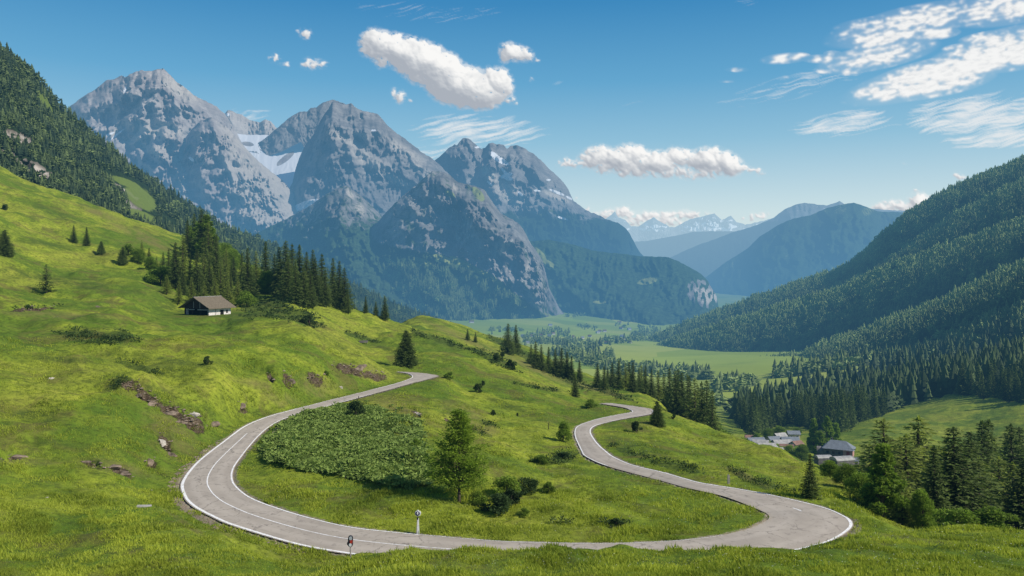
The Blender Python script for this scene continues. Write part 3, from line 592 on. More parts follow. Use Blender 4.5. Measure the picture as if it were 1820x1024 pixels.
sheet('grey_massif', [(380,415),(400,398),(425,385),(440,378),(470,363),(500,349),(513,338),(520,325),(525,300),(532,280),(540,262),(549,250),(558,238),(564,226),(570,213),(577,203),(584,193),(590,182),(597,180),(606,185),(615,186),(625,184),(633,192),(645,197),(655,198),(663,199),(675,206),(685,218),(695,228),(705,236),(715,243),(728,254),(740,262),(752,272),(765,280),(785,297),(800,312),(830,340),(900,420),(960,490)], flat(600), flat(8800), [(380,6200),(700,6000),(960,6400)], ROCK2,
      spines=[([(583,226),(612,248),(650,275),(700,300),(740,325)],520,42),([(597,182),(575,240),(560,300),(540,350)],700,52),([(668,230),(700,250),(760,300),(800,330)],480,34),([(640,200),(655,235)],300,22),([(610,290),(620,330),(680,370)],320,32),([(695,228),(740,270),(790,310)],350,26),([(520,330),(480,380),(470,420)],350,40)], namp=230, nsc=26, seed=23, jag=2.0, aniso=1.4,
      masks={'lit_scree': lambda px, py, t, r: np.max([np.clip(ell(px, py, *b)*1.5, 0, 1) for b in [(615,250,50,10,28),(650,282,60,18,25),(720,270,60,14,35),(700,318,40,10,25),(745,300,40,12,30),(640,240,20,8,20)]], axis=0)*.85,
             'snow': [(538,366,42,9,-22),(560,377,20,4,-45),(525,376,20,3,-30),(664,232,7,3,0)], 'veg': lambda px, py, t, r: np.clip(sstep(355, 430, py + 20*perlin(px/30, py/22, 5))*.85 + .15*sstep(260, 320, py), 0, 1)}, label='dark grey rocky massif')
sheet('left_wooded_spur', [(380,470),(430,432),(480,402),(520,383),(545,370),(570,352),(585,343),(597,336),(608,331),(616,330),(626,336),(640,347),(655,360),(675,380),(700,408),(730,440),(765,476),(810,520),(860,585)], flat(620), flat(6000), flat(3600), ROCK3,
      spines=[([(616,330),(630,380),(650,440),(720,520),(800,590)],700,62),([(590,340),(580,400),(600,470),(660,560)],520,48),([(545,372),(530,430),(560,520)],380,40),([(660,365),(690,430),(740,480)],260,26)], namp=190, nsc=24, seed=24, jag=1.6, aniso=1.4,
      masks={'veg': lambda px, py, t, r: np.clip(.56 + .5*sstep(370, 460, py) - .30*sstep(1.2, 1.5, r), 0, 1), 'lit_scree': [(613,334,9,5,10),(622,345,14,5,50),(640,372,10,16,-20)], 'lawn': [(735,517,8,12,-40),(750,530,14,4,40)]}, label='wooded rocky spur below the massif')
M4 = sheet('wooded_crag', [(630,445),(660,408),(690,374),(705,358),(720,345),(735,333),(748,322),(758,312),(768,304),(780,304),(792,307),(800,311),(808,320),(817,325),(835,328),(850,333),(862,338),(870,351),(880,366),(891,381),(903,387),(912,391),(922,398),(930,407),(938,422),(947,438),(956,450),(965,466),(971,490),(976,512),(985,530),(995,549),(1004,558),(1012,575),(1020,600)], flat(610), [(630,5200),(768,5500),(1020,5300)], [(630,4000),(800,4100),(1020,4650)], ROCK3,
      spines=[([(775,305),(800,350),(840,400),(870,460),(900,520)],620,58),([(745,325),(735,380),(760,430),(800,470)],430,40),([(862,338),(880,400),(920,440),(955,520)],500,42),([(930,405),(950,460),(975,530)],340,30),([(810,325),(860,390),(900,430)],360,30),([(700,365),(700,430),(760,520),(830,580)],420,50)], namp=210, nsc=22, seed=25, jag=1.5, aniso=1.5,
      masks={'veg': lambda px, py, t, r: np.clip(.50 - .12*np.clip(ell(px, py, 860, 430, 90, 90, 0)*2, 0, 1) + .7*sstep(-6, 14, py - interp([(630,420),(700,440),(800,455),(830,462),(880,495),(940,540),(1020,600)], px)) + .18*perlin(px/12, py/20, 3) - .14*(r > 1.3)*(px > 780), 0, 1),
             'lit_scree': lambda px, py, t, r: np.max([np.clip(ell(px, py, *b)*1.8, 0, 1) for b in [(825,415,20,34,15),(900,485,20,26,10),(945,480,18,30,20),(965,510,14,22,20),(885,450,10,30,10),(805,340,12,26,-30)]], axis=0)*.85*sstep(-.2, .35, perlin(px/5 + py/40, py/13, 12)),
             'lawn': [(790,461,34,7,20),(830,472,48,8,28),(868,490,32,7,30),(750,464,24,6,18),(700,470,30,6,35),(770,510,30,5,35),(800,345,14,7,30),(885,500,16,5,35),(850,345,10,22,-40),(975,560,14,3,20)]}, label='wooded crag above the valley')
LS = sheet('left_wooded_slope', [(-400,-260),(-150,-40),(-40,60),(0,84),(12,92),(40,112),(58,132),(85,160),(104,188),(130,210),(160,238),(200,268),(225,292),(245,305),(280,328),(330,358),(370,385),(400,404),(430,412),(470,428),(500,440),(560,470),(620,502),(700,538),(760,560),(820,585),(860,612)], [(-400,260),(0,345),(200,420),(330,470),(450,520),(560,590),(700,650),(860,690)],
      [(-400,520),(0,680),(200,980),(400,1500),(600,2100),(860,3000)], [(-400,400),(0,415),(200,430),(330,440),(450,520),(560,700),(700,1300),(860,2200)], HILL,
      spines=[([(0,84),(60,200),(140,300),(240,380)],60,70),([(200,268),(260,340),(330,410)],60,50),([(0,230),(60,290),(90,320)],30,30),([(330,358),(400,440)],60,40)], namp=26, nsc=40, seed=26, jag=1.2, step=3.0,
      masks={'veg': lambda px, py, t, r: 1 - np.max([np.clip(ell(px, py, *b)*2.4, 0, 1) for b in [(60,300,44,16,25),(30,245,40,14,20),(225,345,40,9,35),(235,360,26,16,40),(70,190,22,8,45),(15,270,16,20,0)]], axis=0)*sstep(-.45, .2, perlin(px/9, py/7, 2)),
             'lit_scree': [(60,302,40,12,25),(235,345,36,6,32),(30,245,30,9,20)], 'lawn': lambda px, py, t, r: np.max([np.clip(ell(px, py, *b)*2, 0, 1) for b in [(225,325,44,10,22),(250,352,50,26,35),(250,385,50,16,20),(80,180,44,10,50),(130,250,50,7,45),(60,240,50,10,40),(440,470,50,12,30)]], axis=0)*.85}, label='steep wooded slope on the left')
RSIL = [(1085,640),(1110,622),(1150,602),(1200,580),(1250,560),(1280,548),(1310,538),(1340,529),(1400,506),(1450,491),(1485,480),(1510,466),(1535,448),(1560,421),(1600,389),(1612,377),(1640,362),(1680,339),(1730,316),(1780,298),(1820,281),(1900,240),(2100,150),(2300,60)]
RG = [RSIL,
      [(1085,655),(1180,627),(1300,586),(1400,548),(1495,505),(1534,488),(1613,435),(1705,376),(1820,318),(2000,235),(2300,110)],
      [(1085,660),(1180,607),(1311,566),(1397,540),(1495,514),(1574,474),(1653,448),(1738,419),(1820,390),(2000,320),(2300,220)],
      [(1180,668),(1300,652),(1423,629),(1443,619),(1521,592),(1587,566),(1679,533),(1758,494),(1820,466),(2000,395),(2300,300)],
      [(1380,668),(1480,640),(1574,602),(1640,578),(1731,546),(1820,512),(2000,450),(2300,380)]]
RGY = [[(1085,3100),(1280,2800),(1500,2450),(1820,2100),(2300,1700)], [(1085,2950),(1280,2600),(1500,2200),(1820,1800),(2300,1450)], [(1085,2700),(1280,2250),(1500,1900),(1820,1500),(2300,1200)],
       [(1180,1900),(1300,1700),(1500,1520),(1820,1230),(2300,980)], [(1380,1500),(1500,1380),(1820,1060),(2300,850)]]
RSS = []
for k_ in range(5):
    x0_ = RG[k_][0][0]; xs_ = sorted(set([x0_, 2300] + [p[0] for p in RG[k_]] + [p[0] for q_ in RG[min(k_+1, 4):min(k_+2, 5)] for p in q_ if p[0] > x0_]))
    foot = [(x_, max(interp(RG[k_], [x_])[0] + 12, (interp(RG[k_+1], [x_])[0] if k_ < 4 and x_ >= RG[k_+1][0][0] else interp([(1085,690),(1240,690),(1400,690),(1600,670),(1820,640),(2300,560)], [x_])[0]) + 26)) for x_ in xs_]
    RSS.append(sheet('wooded_hillside', RG[k_], foot, RGY[k_], [(x_, y_*(.86 if k_ < 3 else .80)) for x_, y_ in RGY[k_]], HILL, spines=[], namp=46, nsc=44, seed=27 + k_, jag=2.2, step=3.0, aniso=.7, rot=-32, bow=-75, back=260,
        masks={'veg': lambda px, py, t, r: px*0 + 1., 'lawn': [(1590,478,7,3,-20),(1760,425,10,3,-20),(1780,507,8,3,-20),(1660,608,9,5,-10),(1400,643,60,6,-6),(1560,612,40,4,-20)]}, label='spur of the long wooded slope on the right'))

# ------------------------------------------------------------------ distant woods (stuff)
def cone_tree(seed, layers=4, n=7, w=.17):
    r = np.random.default_rng(seed); v = []; f = []
    for k in range(layers):
        z0 = .04 + k*(.86/layers); z1 = min(1.0, z0 + 1.75*(.9/layers)) if k < layers - 1 else 1.0
        R = w*(1 - z0)**.85*1.12; b = len(v); v.append((r.normal(0, .008), r.normal(0, .008), z1))
        for i in range(n):
            a = 2*pi*(i + r.uniform(-.3, .3))/n; rr = R*r.uniform(.65, 1.25); v.append((rr*math.cos(a), rr*math.sin(a), z0 + r.uniform(-.03, .03)))
        for i in range(n): f.append((b, b + 1 + i, b + 1 + (i + 1) % n))
    return np.array(v), np.array(f)
def round_tree(seed, n=64):
    r = np.random.default_rng(seed); d = r.normal(0, 1, (n, 3)); d /= np.linalg.norm(d, axis=1)[:, None]; lob = 1 + .22*np.sin(d[:, 0]*5 + seed)*np.cos(d[:, 1]*4)
    c = d*np.array([.25, .25, .42])*lob[:, None]*(r.random(n)**.25)[:, None]; c[:, :2] *= np.clip(1.25 - c[:, 2:3]*1.3 - .25, .4, 1.25); c[:, 2] += .5
    dd = d + r.normal(0, .8, (n, 3)); q = r.normal(0, 1, (n, 3)); sd_ = np.cross(dd, q); sd_ /= np.linalg.norm(sd_, axis=1)[:, None]; dd /= np.linalg.norm(dd, axis=1)[:, None]
    return np.stack([c - sd_*.09, c + sd_*.09, c + dd*.19], 1).reshape(-1, 3), np.arange(n*3).reshape(-1, 3)
CONES = [cone_tree(s) for s in range(4)]; ROUNDS = [round_tree(s) for s in range(3)]
def forest(name, pts, hts, wid, label, round_share=.1, tints=None, mat=None, seed=5):
    r = np.random.default_rng(seed); k = len(pts); kind = np.where(r.random(k) < round_share, 4 + r.integers(0, 3, k), r.integers(0, 4, k))
    Vs, Fs, Ts = [], [], []; off = 0
    tn = r.random(k)*.5 + .15 if tints is None else tints
    for q in range(7):
        tv, tf = (CONES + ROUNDS)[q]; ii = np.where(kind == q)[0]
        if not len(ii): continue
        a = r.random(len(ii))*2*pi; ca, sa = np.cos(a)[:, None], np.sin(a)[:, None]; h = hts[ii][:, None]; w_ = h*wid*(r.random(len(ii))[:, None]*.5 + .75)
        x = (tv[None, :, 0]*ca - tv[None, :, 1]*sa)*w_; y = (tv[None, :, 0]*sa + tv[None, :, 1]*ca)*w_; z = tv[None, :, 2]*h*(.75 if q > 3 else 1) - h*.05
        V = np.stack([x, y, z + 0*x], -1) + pts[ii][:, None]
        Vs.append(V.reshape(-1, 3)); Fs.append((tf[None] + (np.arange(len(ii))*len(tv))[:, None, None] + off).reshape(-1, 3)); off += len(ii)*len(tv)
        tt = np.clip(tn[ii][:, None] + (q > 3)*.32 + (tv[None, :, 2] - .5)*.25, 0, 1); Ts.append(tt.reshape(-1))
    o = big_mesh(name, np.concatenate(Vs), np.concatenate(Fs), mat or FARTREE, attrs={'tint': np.concatenate(Ts)})
    tag(o, label, None, kind='stuff'); o['category'] = 'forest'; return o
def on_sheet(S, count, seed, keep=None, dens=None):
    r = np.random.default_rng(seed); nr, nc = S['px'].shape
    j = r.random(count)*(nr - 1.01); i = r.random(count)*(nc - 1.01); j0, i0 = j.astype(int), i.astype(int); u, v = (i - i0)[:, None], (j - j0)[:, None]
    V = S['V']; P = (V[j0, i0]*(1-u) + V[j0, i0+1]*u)*(1-v) + (V[j0+1, i0]*(1-u) + V[j0+1, i0+1]*u)*v
    ppx = CX + P[:, 0]/P[:, 1]*F; ppy = HY - P[:, 2]/P[:, 1]*F
    # keep even density over the picture of the slope
    hgt = (S['py'][-1] - S['py'][0])[i0]; k = r.random(count) < hgt/hgt.max()
    if keep is not None: k &= keep(ppx, ppy, P)
    return P[k], ppx[k], ppy[k]
r_ = np.random.default_rng(99)
def hillkeep(px, py, P): return (px < 1960) & (r_.random(len(px)) < np.clip(.35 + .5*(P[:, 1]/2000)**1.2, 0, 1)) & (np.max([ell(px, py, *b) for b in [(1590,478,8,4,-20),(1760,425,12,4,-20),(1780,507,9,4,-20),(1660,608,9,6,-10),(1390,648,60,7,-7)]], axis=0) < 0)
ALLP, ALLT = [], []
for k_, (S_, n_) in enumerate(zip(RSS, (36000, 38000, 42000, 30000, 18000))):
    P, a, b = on_sheet(S_, n_, 1 + k_, hillkeep)
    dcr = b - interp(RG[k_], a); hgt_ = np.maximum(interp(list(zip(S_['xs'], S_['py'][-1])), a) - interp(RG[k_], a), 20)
    tk = .78*np.exp(-np.clip(dcr, 0, None)/(.30*hgt_ + 8)) + .02  # lit crests and shaded gullies painted into the tree tint
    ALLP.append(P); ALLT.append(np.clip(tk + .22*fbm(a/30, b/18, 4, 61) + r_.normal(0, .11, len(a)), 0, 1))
P, rt = np.concatenate(ALLP), np.concatenate(ALLT)
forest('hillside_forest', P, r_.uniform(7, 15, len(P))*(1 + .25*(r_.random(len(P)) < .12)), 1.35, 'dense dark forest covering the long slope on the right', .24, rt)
def lk(px, py, P):
    bare = np.max([ell(px, py, *b) for b in [(60,300,40,13,25),(30,246,30,9,20),(240,348,52,12,33),(252,368,34,18,40),(225,325,46,12,22),(300,395,20,8,40),(80,186,20,7,45),(250,385,34,8,20)]], axis=0)
    return (px > -60) & (bare < 0) & (r_.random(len(px)) < np.clip(.45 + P[:, 1]/1800, 0, 1))
P, a, b = on_sheet(LS, 44000, 2, lk)
rt = np.clip(.06 + .24*fbm(a/26, b/20, 4, 62) + r_.normal(0, .10, len(a)), 0, 1)
forest('slope_forest', P, r_.uniform(7, 13.5, len(P))*np.interp(P[:, 1], [500, 900, 2500], [.55, 1., 1.5]), 1.25, 'dense dark forest on the steep slope on the left', .25, rt)
def mk(px, py, P): return (np.max([ell(px, py, *b) for b in [(790,461,26,5,20),(830,472,40,6,28),(868,490,26,5,30),(750,464,18,4,18),(885,500,16,5,35),(975,560,14,3,20)]], axis=0) < 0) & (py > interp([(630,470),(800,476),(840,486),(880,505),(940,550),(1020,600)], px)) & (px < 1010)
P, a, b = on_sheet(M4, 26000, 3, mk)
forest('crag_forest', P, r_.uniform(22, 40, len(P)), 1.3, 'hazy blue green forest at the foot of the wooded crag', .1, np.clip(.24 + .25*fbm(a/14, b/10, 3, 3) + r_.normal(0, .06, len(a)), 0, 1))

# ------------------------------------------------------------------ detailed trees
def leaf_tris(c, d, size, r, width=.45):
    """triangles: base at c, pointing along d"""
    k = len(c); d = d/np.maximum(np.linalg.norm(d, axis=1), 1e-6)[:, None]
    q = r.normal(0, 1, (k, 3)); s = np.cross(d, q); s /= np.maximum(np.linalg.norm(s, axis=1), 1e-6)[:, None]
    sz = size[:, None] if hasattr(size, '__len__') else size
    return np.stack([c - s*sz*width/2, c + s*sz*width/2, c + d*sz], 1).reshape(-1, 3)
def spruce(name, H, R, seed, mat, dens=1.0, lift=.0, open_=0., base=.06, power=.9, size=.42, trunk=True):
    """H metres tall; whorled drooping branches with sprays"""
    r = np.random.default_rng(seed); cs_, ds_, sz_, tn_ = [], [], [], []; br = MB()
    zl = base*H; 
    while zl < H*.985:
        h = (zl - base*H)/(H*(1 - base)); L0 = R*(1 - h)**power + .05*R
        nb = max(4, int((7 - 2*h)*dens*(1 - open_*.4)))
        ph = r.random()*2*pi
        for i in range(nb):
            a = ph + 2*pi*i/nb + r.normal(0, .25); L = L0*r.uniform(.62, 1.12)*(1 + .10*math.sin(a*2 + seed))
            z0 = zl + r.normal(0, .12)
            m = max(3, int(L*5*dens/(size/.42)))
            t = (np.arange(m) + r.random(m)*.8)/m; t = np.clip(t, .1 + .15*open_, 1)
            rise = lift - .34*t + .22*t*t*1.2
            x = np.cos(a)*t*L; y = np.sin(a)*t*L; z = z0 + L*rise
            for rep in range(3):
                jit = r.normal(0, 1, (m, 3))*np.array([.13, .13, .09])*(.6 + L0*.35)
                cs_.append(np.stack([x, y, z], -1) + jit)
                side_ = r.choice([-1, 0, 1], m)*r.uniform(.4, 1.1, m)
                dd = np.stack([np.cos(a + side_), np.sin(a + side_), r.uniform(-.55, .15, m) + lift*.6], -1)
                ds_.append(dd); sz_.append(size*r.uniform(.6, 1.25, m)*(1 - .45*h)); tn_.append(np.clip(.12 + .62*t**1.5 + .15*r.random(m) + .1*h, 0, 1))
            if trunk and i % 2 == 0 and L > .6: br.tube([(0, 0, z0), (math.cos(a)*L*.5, math.sin(a)*L*.5, z0 + L*(lift - .17 + .06)), (math.cos(a)*L*.85, math.sin(a)*L*.85, z0 + L*(lift - .29 + .19))], [.035 + .02*(1 - h), .02, .008], 4)
        zl += r.uniform(.24, .40)*(1 + open_)/dens**.5*(H/14)**.5
    # leader
    cs_.append(np.array([[0, 0, H*.97]]*3)); ds_.append(np.array([[.1, 0, 1.], [-.1, .1, 1], [0, -.1, 1.]])); sz_.append(np.full(3, size*1.3)); tn_.append(np.full(3, .6))
    c, d, s, tn = map(np.concatenate, (cs_, ds_, sz_, tn_))
    V = leaf_tris(c, d, s, r, .55)
    br.tube([(0, 0, -.6), (0, 0, H*.3), (0.02, 0, H*.7), (0, 0, H*.97)], [.017*H + .03, .013*H + .02, .006*H + .01, .01], 8)
    return (name, V, np.arange(len(V)).reshape(-1, 3), np.repeat(tn, 3), mat, br)
def broadleaf(name, H, Wd, seed, mat, n=9000, clumps=26, size=.20, base=.12, multi=True, cone=0.0):
    r = np.random.default_rng(seed); br = MB(); C3 = []
    for i in range(clumps):
        th = r.random()*2*pi; zf = base + (1 - base)*((i + .5)/clumps)**(.9 + cone*.5)
        env = math.sin(pi*min(1, max(.04, (zf - base*.4)/(1.02 - base*.4)))**(.75))**.6*(1 - cone*(zf - base)) ; rr = Wd*.5*env*r.uniform(.35, .85)
        C3.append((rr*math.cos(th), rr*math.sin(th), zf*H*.92, Wd*.5*r.uniform(.28, .46)*(1 - cone*.6*zf)))
    C3 = np.array(C3); w = C3[:, 3]**2; k = r.choice(len(C3), n, p=w/w.sum())
    d = r.normal(0, 1, (n, 3)); d /= np.linalg.norm(d, axis=1)[:, None]; rad = C3[k, 3]*(r.random(n)**.4)
    c = C3[k, :3] + d*rad[:, None]*np.array([1, 1, .8]); c[:, 2] = np.maximum(c[:, 2], .05)
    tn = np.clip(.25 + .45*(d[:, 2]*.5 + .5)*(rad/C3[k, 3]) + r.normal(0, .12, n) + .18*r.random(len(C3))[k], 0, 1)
    dd = d + r.normal(0, .7, (n, 3)); V = leaf_tris(c, dd, size*r.uniform(.6, 1.3, n), r, .8)
    br.tube([(0, 0, -.4), (.02, 0, H*.25), (0, .03, H*.55), (0, 0, H*.85)], [.02*H + .02, .014*H + .02, .009*H, .01], 7)
    for i in range(0, len(C3), 2):
        q = C3[i]; z0 = max(.1, q[2]*.5); br.tube([(0, 0, z0), (q[0]*.5, q[1]*.5, z0 + (q[2] - z0)*.6), tuple(q[:3])], [.008*H + .01, .006*H, .008], 4)
    return (name, V, np.arange(len(V)).reshape(-1, 3), np.repeat(tn, 3), mat, br)
def larch(name, H, R, seed, mat):
    """feathery open tree: ascending limbs, flat sprays of soft needles with gaps"""
    r = np.random.default_rng(seed); cs_, ds_, sz_, tn_ = [], [], [], []; br = MB(); z = .17*H
    while z < H*.97:
        h = z/H; L0 = R*np.interp(h, [.15, .22, .34, .5, .7, .85, 1], [.72, 1.0, 1.0, .80, .52, .30, .06])
        for i in range(2):
            a = r.random()*2*pi; L = L0*r.uniform(.6, 1.15); up = r.uniform(.05, .42)
            pts = [np.array([math.cos(a)*L*t, math.sin(a)*L*t, z + L*up*t**1.2]) for t in (0, .35, .7, 1)]
            br.tube(pts, [.045*(1 - h) + .015, .03*(1-h) + .01, .014, .006], 5)
            m = int(26*L/1.6) + 8; t = r.uniform(.18, 1.05, m)**.85
            base_ = np.stack([np.cos(a)*L*t, np.sin(a)*L*t, z + L*up*t**1.2], -1)
            sd = r.normal(0, 1, m)*(.16 + .26*L*.5)*np.sqrt(t); per = np.array([-math.sin(a), math.cos(a), 0])
            tw = base_ + per*sd[:, None] + r.normal(0, .08, (m, 3))
            for rep in range(4):
                cs_.append(tw + r.normal(0, .13, (m, 3))); ds_.append(np.stack([np.cos(a) + r.normal(0, .7, m), np.sin(a) + r.normal(0, .7, m), r.uniform(-.3, .5, m)], -1))
                sz_.append(r.uniform(.12, .26, m)); tn_.append(np.clip(.18 + .5*t + r.normal(0, .14, m), 0, 1))
        z += r.uniform(.08, .16)
    c, d, s, tn = map(np.concatenate, (cs_, ds_, sz_, tn_)); V = leaf_tris(c, d, s, r, .55)
    br.tube([(0, 0, -.5), (0, 0, .9), (.03, 0, H*.4), (-.02, .02, H*.75), (0, 0, H)], [.18, .13, .10, .05, .01], 9)
    return (name, V, np.arange(len(V)).reshape(-1, 3), np.repeat(tn, 3), mat, br)
def proto_meshes(p):
    name, V, Fc, tn, mat, br = p
    me = bpy.data.meshes.new('crown'); me.vertices.add(len(V)); me.vertices.foreach_set('co', np.ascontiguousarray(V, np.float32).ravel())
    me.loops.add(Fc.size); me.loops.foreach_set('vertex_index', Fc.ravel().astype(np.int32)); me.polygons.add(len(Fc)); me.polygons.foreach_set('loop_start', np.arange(0, Fc.size, 3, dtype=np.int32))
    me.update(calc_edges=True); at = me.attributes.new('tint', 'FLOAT', 'POINT'); at.data.foreach_set('value', tn.astype(np.float32)); me.materials.append(mat)
    mt = bpy.data.meshes.new('trunk'); mt.from_pydata(br.v, [], br.f); mt.update(); mt.materials.append(BARK)
    return me, mt, float(V[:, 2].max())
PROTO = {}
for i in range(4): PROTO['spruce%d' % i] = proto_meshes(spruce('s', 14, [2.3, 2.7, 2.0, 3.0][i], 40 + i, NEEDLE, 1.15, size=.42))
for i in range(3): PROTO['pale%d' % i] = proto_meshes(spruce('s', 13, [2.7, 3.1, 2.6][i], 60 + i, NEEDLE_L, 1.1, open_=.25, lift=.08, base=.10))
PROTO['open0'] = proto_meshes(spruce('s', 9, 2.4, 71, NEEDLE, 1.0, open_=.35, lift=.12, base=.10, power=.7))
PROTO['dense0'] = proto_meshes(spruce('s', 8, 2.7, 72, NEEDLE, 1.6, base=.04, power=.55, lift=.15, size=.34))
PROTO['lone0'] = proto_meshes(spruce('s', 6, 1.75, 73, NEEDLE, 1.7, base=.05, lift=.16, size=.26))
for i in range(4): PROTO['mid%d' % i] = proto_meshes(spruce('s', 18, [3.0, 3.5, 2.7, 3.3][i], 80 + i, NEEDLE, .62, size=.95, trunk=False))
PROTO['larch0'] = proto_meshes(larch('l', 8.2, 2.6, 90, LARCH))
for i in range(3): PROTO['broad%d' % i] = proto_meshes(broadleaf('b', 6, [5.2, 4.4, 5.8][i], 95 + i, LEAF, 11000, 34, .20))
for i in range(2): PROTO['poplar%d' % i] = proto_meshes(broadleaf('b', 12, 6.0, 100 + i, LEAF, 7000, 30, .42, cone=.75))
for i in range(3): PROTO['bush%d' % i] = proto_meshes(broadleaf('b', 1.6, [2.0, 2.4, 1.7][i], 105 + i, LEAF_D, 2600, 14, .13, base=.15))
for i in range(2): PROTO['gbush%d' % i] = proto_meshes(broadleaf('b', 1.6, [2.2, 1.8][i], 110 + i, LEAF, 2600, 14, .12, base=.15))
KIND_NAME = {'spruce': ('spruce_tree', 'spruce'), 'pale': ('conifer_tree', 'conifer'), 'open': ('spruce_tree', 'spruce'), 'dense': ('conifer_tree', 'conifer'), 'lone': ('spruce_tree', 'spruce'), 'mid': ('spruce_tree', 'spruce'), 'larch': ('larch_tree', 'larch'), 'broad': ('broadleaf_tree', 'broadleaf tree'), 'poplar': ('broadleaf_tree', 'broadleaf tree'), 'bush': ('bush', 'bush'), 'gbush': ('bush', 'bush')}
def plant(key, loc, h, label, group=None, wide=1.0, single=False, rz=None, name=None):
    me, mt, H = PROTO[key]; k = key.rstrip('0123456789'); nm, cat = KIND_NAME[k]; s = h/H; rz = random.random()*6.28 if rz is None else rz
    loc = [float(c) for c in loc]
    if single:
        o = bpy.data.objects.new(name or nm, me); COL.objects.link(o); o.location = loc; o.scale = (s*wide, s*wide, s); o.rotation_euler = (0, 0, rz)
        return tag(o, label, cat, group)
    e = empty(name or nm, loc, rz); e.scale = (s*wide, s*wide, s); tag(e, label, cat, group)
    c = bpy.data.objects.new('crown', me); COL.objects.link(c); c.parent = e
    t = bpy.data.objects.new('trunk', mt); COL.objects.link(t); t.parent = e
    return e
def at(px, py, ymin=30.): return hit(px, py, ymin)[0][0]
def plant_px(key, px, base, top, label, group=None, wide=1.0, ymin=30., **k):
    p = at(px, base, ymin); h = (base - top)/F*p[1]; return plant(key, p - np.array([0, 0, .03*h]), h*1.03, label, group, wide, **k)
def plant_Y(key, px, Y, top, label, group=None, wide=1.0, **k):
    X = (px - CX)/F*Y; z = float(gz(X, Y)); zt = -(top - HY)/F*Y; h = max(zt - z, 2.0); return plant(key, (X, Y, z), h, label, group, wide, **k)

# single trees and bushes
plant_px('larch0', 816, 893, 722, 'tall bright green feathery larch with dark trunk standing in the loop of the road', rz=.4, wide=.98)
plant_px('dense0', 722, 651, 586, 'dense round-shouldered dark conifer beside the far upper bend of the road', wide=1.0)
plant_px('open0', 82, 521, 469, 'lone open-branched dark spruce on the left meadow, west of the hut', wide=1.1)
plant_px('dense0', 8, 456, 408, 'bushy dark conifer cut by the left edge of the picture', wide=.95)
plant_px('spruce1', 131, 431, 400, 'left one of the pair of small spruces high on the left meadow', wide=1.4, ymin=150)
plant_px('spruce0', 154, 437, 403, 'right one of the pair of small spruces high on the left meadow', wide=1.3, ymin=150)
plant_px('dense0', 180, 451, 428, 'small low conifer just below the pair of spruces on the left meadow', wide=1.0, ymin=150)
plant_px('dense0', 218, 470, 438, 'dark pointed conifer at the edge of the wood above the hut', wide=.9, ymin=150)
plant_px('spruce2', 1440, 884, 806, 'single dark pointed spruce on the verge left of the bright leafy trees', wide=1.75)
plant_px('dense0', 1168, 757, 712, 'small dark conifer right beside the far right bend of the road', wide=.85)
plant_px('spruce3', 1022, 706, 664, 'lone dark spruce just above the end of the far road', wide=1.1)
plant_px('bush1', 633, 743, 709, 'dark rounded shrub at the upper edge of the leafy thicket by the road', wide=.85)
plant_px('bush0', 370, 648, 632, 'small dark shrub alone on the meadow below the hut')
plant_px('bush2', 850, 698, 681, 'dark round shrub on the slope behind the larch')
plant_px('gbush0', 798, 674, 660, 'low light green shrub just right of the upper road end', wide=1.3)
plant_px('gbush1', 738, 797, 778, 'small bright shrub between the thicket and the larch', wide=1.1)
plant_px('gbush1', 1001, 785, 747, 'tall narrow leafy shrub left of the far road bend', wide=.75)
plant_px('bush2', 1131, 768, 747, 'round dark shrub on the grass inside the far right bend', wide=1.0)
plant_px('gbush0', 1050, 724, 709, 'wide light green shrub at the far end of the right road', wide=1.5)
plant_px('bush0', 857, 686, 676, 'tiny dark shrub on the far slope above the larch top')
plant_px('bush1', 10, 374, 362, 'small dark shrub near the left picture edge high on the meadow')
plant_px('bush2', 1197, 745, 733, 'small conical shrub on the hedge line right of the far bend', wide=.7)
plant_px('bush0', 550, 578, 559, 'dark spreading shrub on the slope right of the hut', wide=1.6)
plant_px('bush1', 876, 738, 728, 'tiny dark shrub on the bright grass right of the larch top')
plant_px('bush1', 920, 740, 733, 'very small dark stump-like shrub on the open grass', wide=.7)
plant_px('gbush0', 580, 668, 658, 'low shrub on the bank above the upper road')
for (x, y, t, w_, l) in [(885,642,626,1.1,'round shrub left of the three dark shrubs on the far spur'),(908,657,638,1.0,'largest round shrub on the far spur below the twin spruces'),(892,634,624,1.,'small shrub at the foot of the twin spruces'),(700,560,545,1.0,'small shrub right of the three spruces on the ridge')]:
    plant_px('bush%d' % (x % 3), x, y, t, l, wide=w_)
for (x, y, t, w_, k, l) in [(900,884,842,1.15,'gbush0','broad leafy bush at the right of the larch trunk'),(935,878,846,1.25,'bush1','darker leafy bush in the middle of the row right of the larch'),(975,876,856,1.3,'gbush1','low outermost bush of the row right of the larch'),(880,912,875,1.5,'bush0','spreading leafy bush in front of the row right of the larch'),(850,898,872,1.3,'gbush0','bush touching the larch trunk on its right side'),(930,917,902,1.6,'gbush1','low pale bush nearest the road, right of the larch'),(1095,936,922,2.0,'bush2','flat dark bush alone on the grass loop near the road'),(1000,815,803,2.2,'bush0','flat dark bush in the hollow left of the far road'),(960,822,808,2.4,'gbush0','flat bright bush in the hollow left of the far road'),(910,896,868,1.3,'bush2','rounded dark bush between the larch row and the grass')]:
    plant_px(k, x, y, t, l, 'bushes around the larch', wide=w_)
